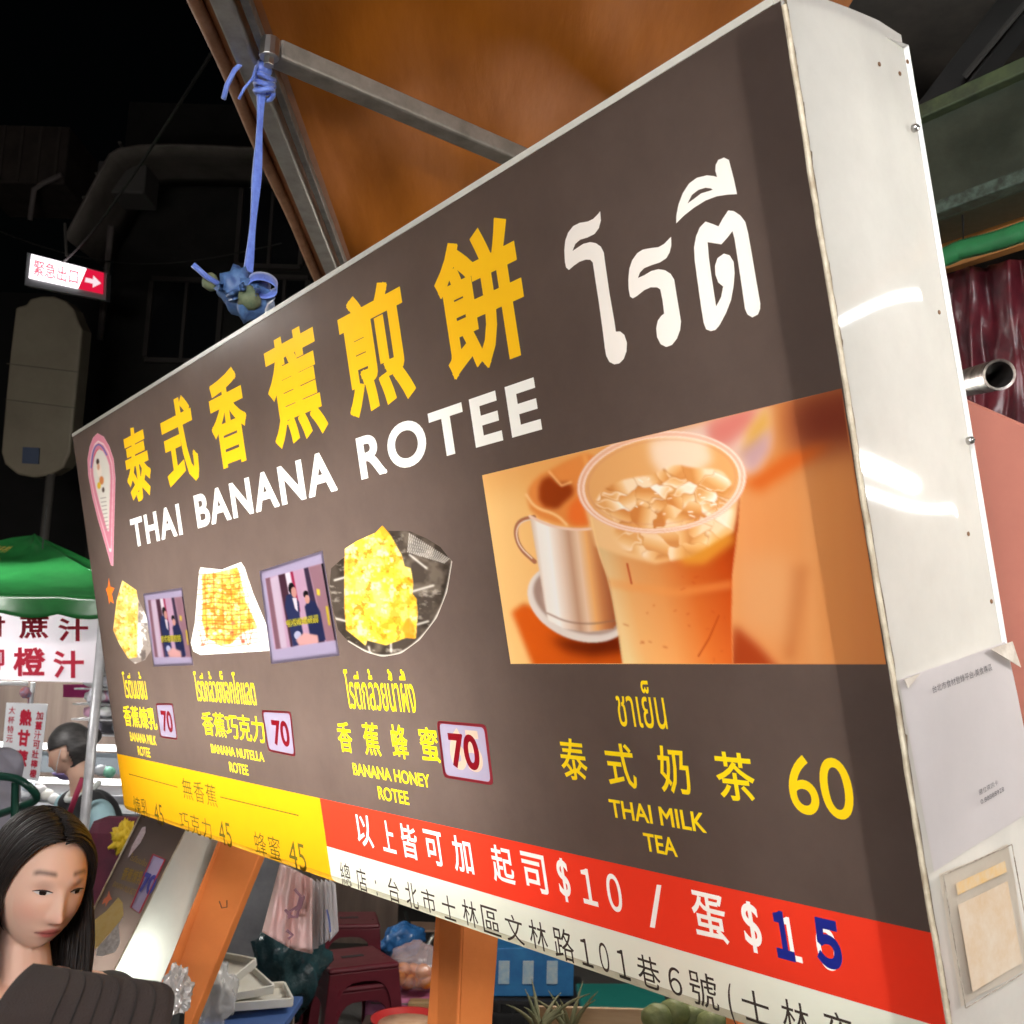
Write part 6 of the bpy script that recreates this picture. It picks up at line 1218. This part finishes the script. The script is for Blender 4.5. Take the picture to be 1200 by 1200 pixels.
for k, (px, py, c_) in enumerate([(55, 931, (.74, .72, .68)), (47, 926, (.6, .58, .6)), (63, 936, (.7, .7, .7)), (128, 905, (.2, .5, .36)), (118, 903, (.5, .52, .56)), (33, 922, (.6, .66, .74)), (28, 930, (.68, .7, .74))]):
    p_ = P(px, py, 5.3); m = MB(); m.ball(p_, (.035, .03, .03), 2, fn=lambda v: 1 + .2 * noise.noise(v * 3 + Vector((k, 2, 0)))); tag(m.build('wrapped_packet', pmat('goods_%d' % k, c_, .5), smooth=True), ['cream white packet on the juice counter, right of the poster', 'greyish pink packet on the juice counter beside the poster edge', 'off-white packet on the juice counter above the young woman', 'small green packet on the counter between white pole and sign', 'small grey-blue packet on the counter just right of the white pole', 'pale blue packet on the juice counter inside the chair loop', 'palest blue-white packet on the juice counter under the poster'][k], 'packet', 'packets on the juice counter')
m = MB(); m.box((ct.x - .25, ct.y - .25, P(50, 935, 5.3).z / 2 - .02), 1.6, .36, P(50, 935, 5.3).z - .06); tag(m.build('prep_table', pmat('cabinet_steel', (.34, .34, .36), .35, .6)), 'steel preparation table in front of the glowing counter', 'table')
# green chair
gc = thing('garden_chair', 'dark green plastic chair with a looped backrest at the left edge', 'chair', onz(10, 1500, 0) * 0 + Vector((P(0, 930, 3.15).x, P(0, 930, 3.15).y, 0))); gcm = pmat('chair_green', (.008, .055, .035), .35, col2=(.006, .04, .026), scale=10)
def ct_(pts, r): 
    m = MB(); P3 = [P(*q_) for q_ in pts]; out = []
    for i in range(len(P3) - 1):
        a_, b_, c_, d_ = P3[max(i - 1, 0)], P3[i], P3[i + 1], P3[min(i + 2, len(P3) - 1)]
        for k in range(6): t = k / 6; out.append(.5 * ((2 * b_) + (c_ - a_) * t + (2 * a_ - 5 * b_ + 4 * c_ - d_) * t * t + (3 * b_ - a_ - 3 * c_ + d_) * t ** 3))
    out.append(P3[-1]); m.tube(out, r, 10); return m
ct_([(-60, 925, 3.1), (-40, 911, 3.1), (-18, 909, 3.1), (4, 910, 3.1), (20, 913, 3.1), (33, 921, 3.1), (42, 931, 3.12), (41, 938, 3.14), (28, 944, 3.16), (8, 951, 3.2), (-20, 960, 3.25), (-60, 966, 3.3)], .012).build('backrest', gcm, gc, smooth=True)
cz = P(-10, 960, 3.2); m = MB(); m.box((cz.x - .02, cz.y + .22, .46), .44, .44, .025); m.build('seat', gcm, gc, bevel=.01)
for i in (-1, 1):
    for j in (-1, 1): m = MB(); m.tube([Vector((cz.x - .02 + .19 * i, cz.y + .22 + .19 * j, .455)), Vector((cz.x - .02 + .23 * i, cz.y + .22 + .23 * j, 0))], .016, 8); m.build('leg', gcm, gc, smooth=True)
for x0 in (-38, 18): m = MB(); m.tube([P(x0, 917 if x0 > 0 else 912, 3.1), Vector((P(x0, 920, 3.1).x, cz.y + .03, .46))], .012, 8); m.build('back_post', gcm, gc, smooth=True)

# ================================================================== DARK BUILDINGS
bd = 11.0; fb = P(240, 500, bd)
bm_ = pmat('wall_dark', (.024, .021, .019), .85, col2=(.014, .012, .011), scale=2.5, bump=.2, bscale=30)
bld = thing('shop_building', 'dark shop building with a curved sheet awning across the lane', 'building', Vector((fb.x, fb.y, 0))); zt_ = P(240, 172, bd).z; xl = P(120, 300, bd).x
m = MB(); m.box((xl + 3.5, fb.y + 3, zt_ / 2 + .4), 7, 6, zt_ + .8); m.build('wall', bm_, bld)
ay = fb.y - .02
m = MB(); aw = [P(x, y, bd - .9) for x, y in [(78, 268), (84, 255), (98, 228), (114, 198), (124, 180), (130, 170), (140, 164), (165, 160), (200, 159), (240, 160), (300, 163), (420, 168)]]
m.grid(lambda a, b: (lambda f: aw[int(f)].lerp(aw[min(int(f) + 1, len(aw) - 1)], f - int(f)))(a * (len(aw) - 1)) + Vector((0, 1.0 * b, -.10 * (1 - b))), 66, 4); m.build('awning', pmat('awning_sheet', (.20, .17, .15), .5, col2=(.12, .10, .085), scale=3), bld, smooth=True, solid=.03)
for x, y in [(113, 200), (98, 228), (140, 164)]: m = MB(); m.tube([P(x, y + 3, bd - .92), P(x + 26, y + 46, bd - .15)], .018, 6); m.build('awning_strut', pmat('strut_dark', (.10, .09, .08), .6), bld)
m = MB(); m.tube([P(130, 265, bd - .3), P(124, 330, bd - .3), P(117, 398, bd - .3)], .035, 8); m.build('drainpipe', pmat('pipe_grey', (.24, .20, .19), .6), bld, smooth=True)
for x0, y0, x1, y1 in [(271, 190, 345, 300), (300, 312, 352, 420), (168, 315, 250, 420)]:
    a_, b_ = P(x0, y0, bd - .05), P(x1, y1, bd - .05); w_, h_ = b_.x - a_.x, a_.z - b_.z; ce = Vector(((a_.x + b_.x) / 2, ay - .02, (a_.z + b_.z) / 2))
    m = MB(); m.box(ce + Vector((0, 0, h_ / 2)), w_, .07, .05); m.box(ce - Vector((0, 0, h_ / 2)), w_, .07, .05); m.box(ce + Vector((w_ / 2, 0, 0)), .05, .07, h_ - .06); m.box(ce - Vector((w_ / 2, 0, 0)), .05, .07, h_ - .06); m.box(ce, .035, .06, h_ - .06)
    wi_ = m.build('window', pmat('frame_dim', (.06, .05, .045), .6), bld); m = MB(); m.box(ce + Vector((0, .012, 0)), w_ - .05, .01, h_ - .05); m.build('pane', pmat('pane_dark', (.012, .013, .015), .1), wi_)
ac = P(150, 218, bd - .35); m = MB(); m.box(ac, .5, .4, .35); m.build('aircon_box', pmat('aircon_dim', (.11, .10, .095), .6), bld, bevel=.02)
b2 = P(25, 400, 12.5); bl2 = thing('balcony_building', 'dark building at the far left with a boxed balcony', 'building', Vector((b2.x, b2.y, 0))); m = MB(); m.box((b2.x - .6, b2.y + 2.5, 3.1), 3.3, 5, 6.2); m.build('wall', pmat('wall_darker', (.013, .012, .011), .9, col2=(.02, .018, .018), scale=3), bl2)
a_, b_ = P(-25, 145, 11.6), P(80, 222, 11.6); m = MB(); m.box(((a_.x + b_.x) / 2, a_.y + .45, (a_.z + b_.z) / 2), b_.x - a_.x, .9, a_.z - b_.z); m.build('balcony', pmat('balcony_rust', (.08, .06, .05), .7, col2=(.05, .037, .032), scale=4), bl2, bevel=.02)
for k in range(5): m = MB(); x_ = a_.x + (b_.x - a_.x) * (k + .5) / 5; m.box((x_, a_.y - .012, (a_.z + b_.z) / 2), .03, .02, a_.z - b_.z - .04); m.build('balcony_rib', pmat('rib_rust', (.085, .066, .056), .7), bl2)
m = MB(); m.tube([P(35, 258, 11.4), P(40, 222, 11.4), P(50, 215, 11.4), P(72, 205, 11.4)], .03, 8); m.build('bracket', pmat('pipe_grey', (.24, .20, .19), .6), bl2, smooth=True)
# overhead wires
for k, (a_, b_, lab) in enumerate([((262, 40, 4), (30, 320, 12), 'thin black wire sagging from the canopy to the dark houses'), ((-40, 255, 10.5), (330, 285, 10.5), 'thin black wire running level across the dark shop front')]):
    pa_, pb_ = P(*a_), P(*b_); m = MB(); m.tube([pa_.lerp(pb_, t) - Zv * .35 * math.sin(math.pi * t) for t in np.linspace(0, 1, 24)], .008, 5); tag(m.build('wire', pmat('wire_dim', (.035, .032, .03), .6)), lab, 'wire')
# emergency exit sign
eq = [P(37, 298, 8.4), P(122, 320, 8.4), P(121, 345, 8.4), P(34, 326, 8.4)]; en = -(M3 @ Vector((0, 0, -1)))
es = thing('exit_sign', 'lit white and red exit sign with an arrow on the dark wall', 'exit sign', eq[3]); m = MB()
cs = [P(32, 296, 8.42), P(125, 320, 8.42), P(124, 352, 8.42), P(29, 334, 8.42)]; m.prism(cs, -en * .09); m.build('casing', pmat('exit_casing', (.20, .20, .21), .5), es)
wq, rq = subq(eq, 0, 0, .74, 1), subq(eq, .66, 0, 1, 1); sp = lambda x, y: Vector(quadmap(eq, np.array([(x, 1 - y)]))[0]) + en * .004
m = MB(); m.add([sp(0, 0), sp(.76, 0), sp(.66, 1), sp(0, 1)], [(0, 1, 2, 3)]); wf_ = m.build('white_face', emat('exit_white', (1, .93, .96), 2.6), es)
m = MB(); m.add([sp(.765, 0), sp(1, 0), sp(1, 1), sp(.665, 1)], [(0, 1, 2, 3)]); rf_ = m.build('red_face', emat('exit_red', (.75, .01, .05), 1.0), es)
text_on('writing', '緊急出口', subq(eq, .05, .16, .66, .84), emat('exit_letter', (.95, .22, .30), 1.0), wf_, .02, 1, .008, en)
m = MB(); ar = [(.76, .42), (.86, .42), (.86, .24), (.97, .52), (.86, .80), (.86, .62), (.75, .62)]; m.add([sp(x, y) + en * .004 for x, y in ar], [tuple(range(7))]); m.build('arrow', emat('exit_arrow', (1, .8, .85), 1.0), rf_)
m = MB(); m.tube([P(78, 300, 8.46), P(76, 262, 8.6)], .012, 6); m.build('hanger', pmat('strut_dark', (.10, .09, .08), .6), es)
# unlit beige signboard with a rounded top
bs = thing('blank_signboard', 'unlit tall beige signboard with rounded ends under the exit sign', 'signboard', P(45, 560, 8.8)); o_ = [(18, 360), (30, 357), (35, 350), (48, 347), (62, 347), (76, 352), (86, 362), (90, 374), (96, 386)]; o_ += [(93, 420), (88, 470), (82, 530), (74, 548), (60, 556), (40, 560), (20, 556), (5, 544), (1, 530), (6, 470), (12, 410)]
m = MB(); m.prism([P(x, y, 8.8) for x, y in o_], -en * .22); m.build('panel', pmat('beige_panel', (.30, .25, .18), .6, col2=(.21, .17, .12), scale=2.5, amt=.9), bs, bevel=.02)
for y in (428, 470): m = MB(); m.tube([P(8 - (y - 428) * .04, y - 2, 8.79), P(92 - (y - 428) * .1, y + 8, 8.79)], .004, 5); m.build('seam', pmat('seam_brown', (.14, .115, .085), .8), bs)
m = MB(); pq_ = [P(x, y, 8.79) for x, y in [(28, 524), (47, 525), (46, 544), (27, 543)]]; m.prism(pq_, en * .02); m.build('blue_plate', pmat('plate_blue', (.07, .09, .15), .5), bs)
m = MB(); m.tube([P(60, 552, 8.85), Vector((P(60, 552, 8.85).x, P(60, 552, 8.85).y, 0))], .04, 8); m.build('post', pmat('strut_dark', (.10, .09, .08), .6), bs, smooth=True)
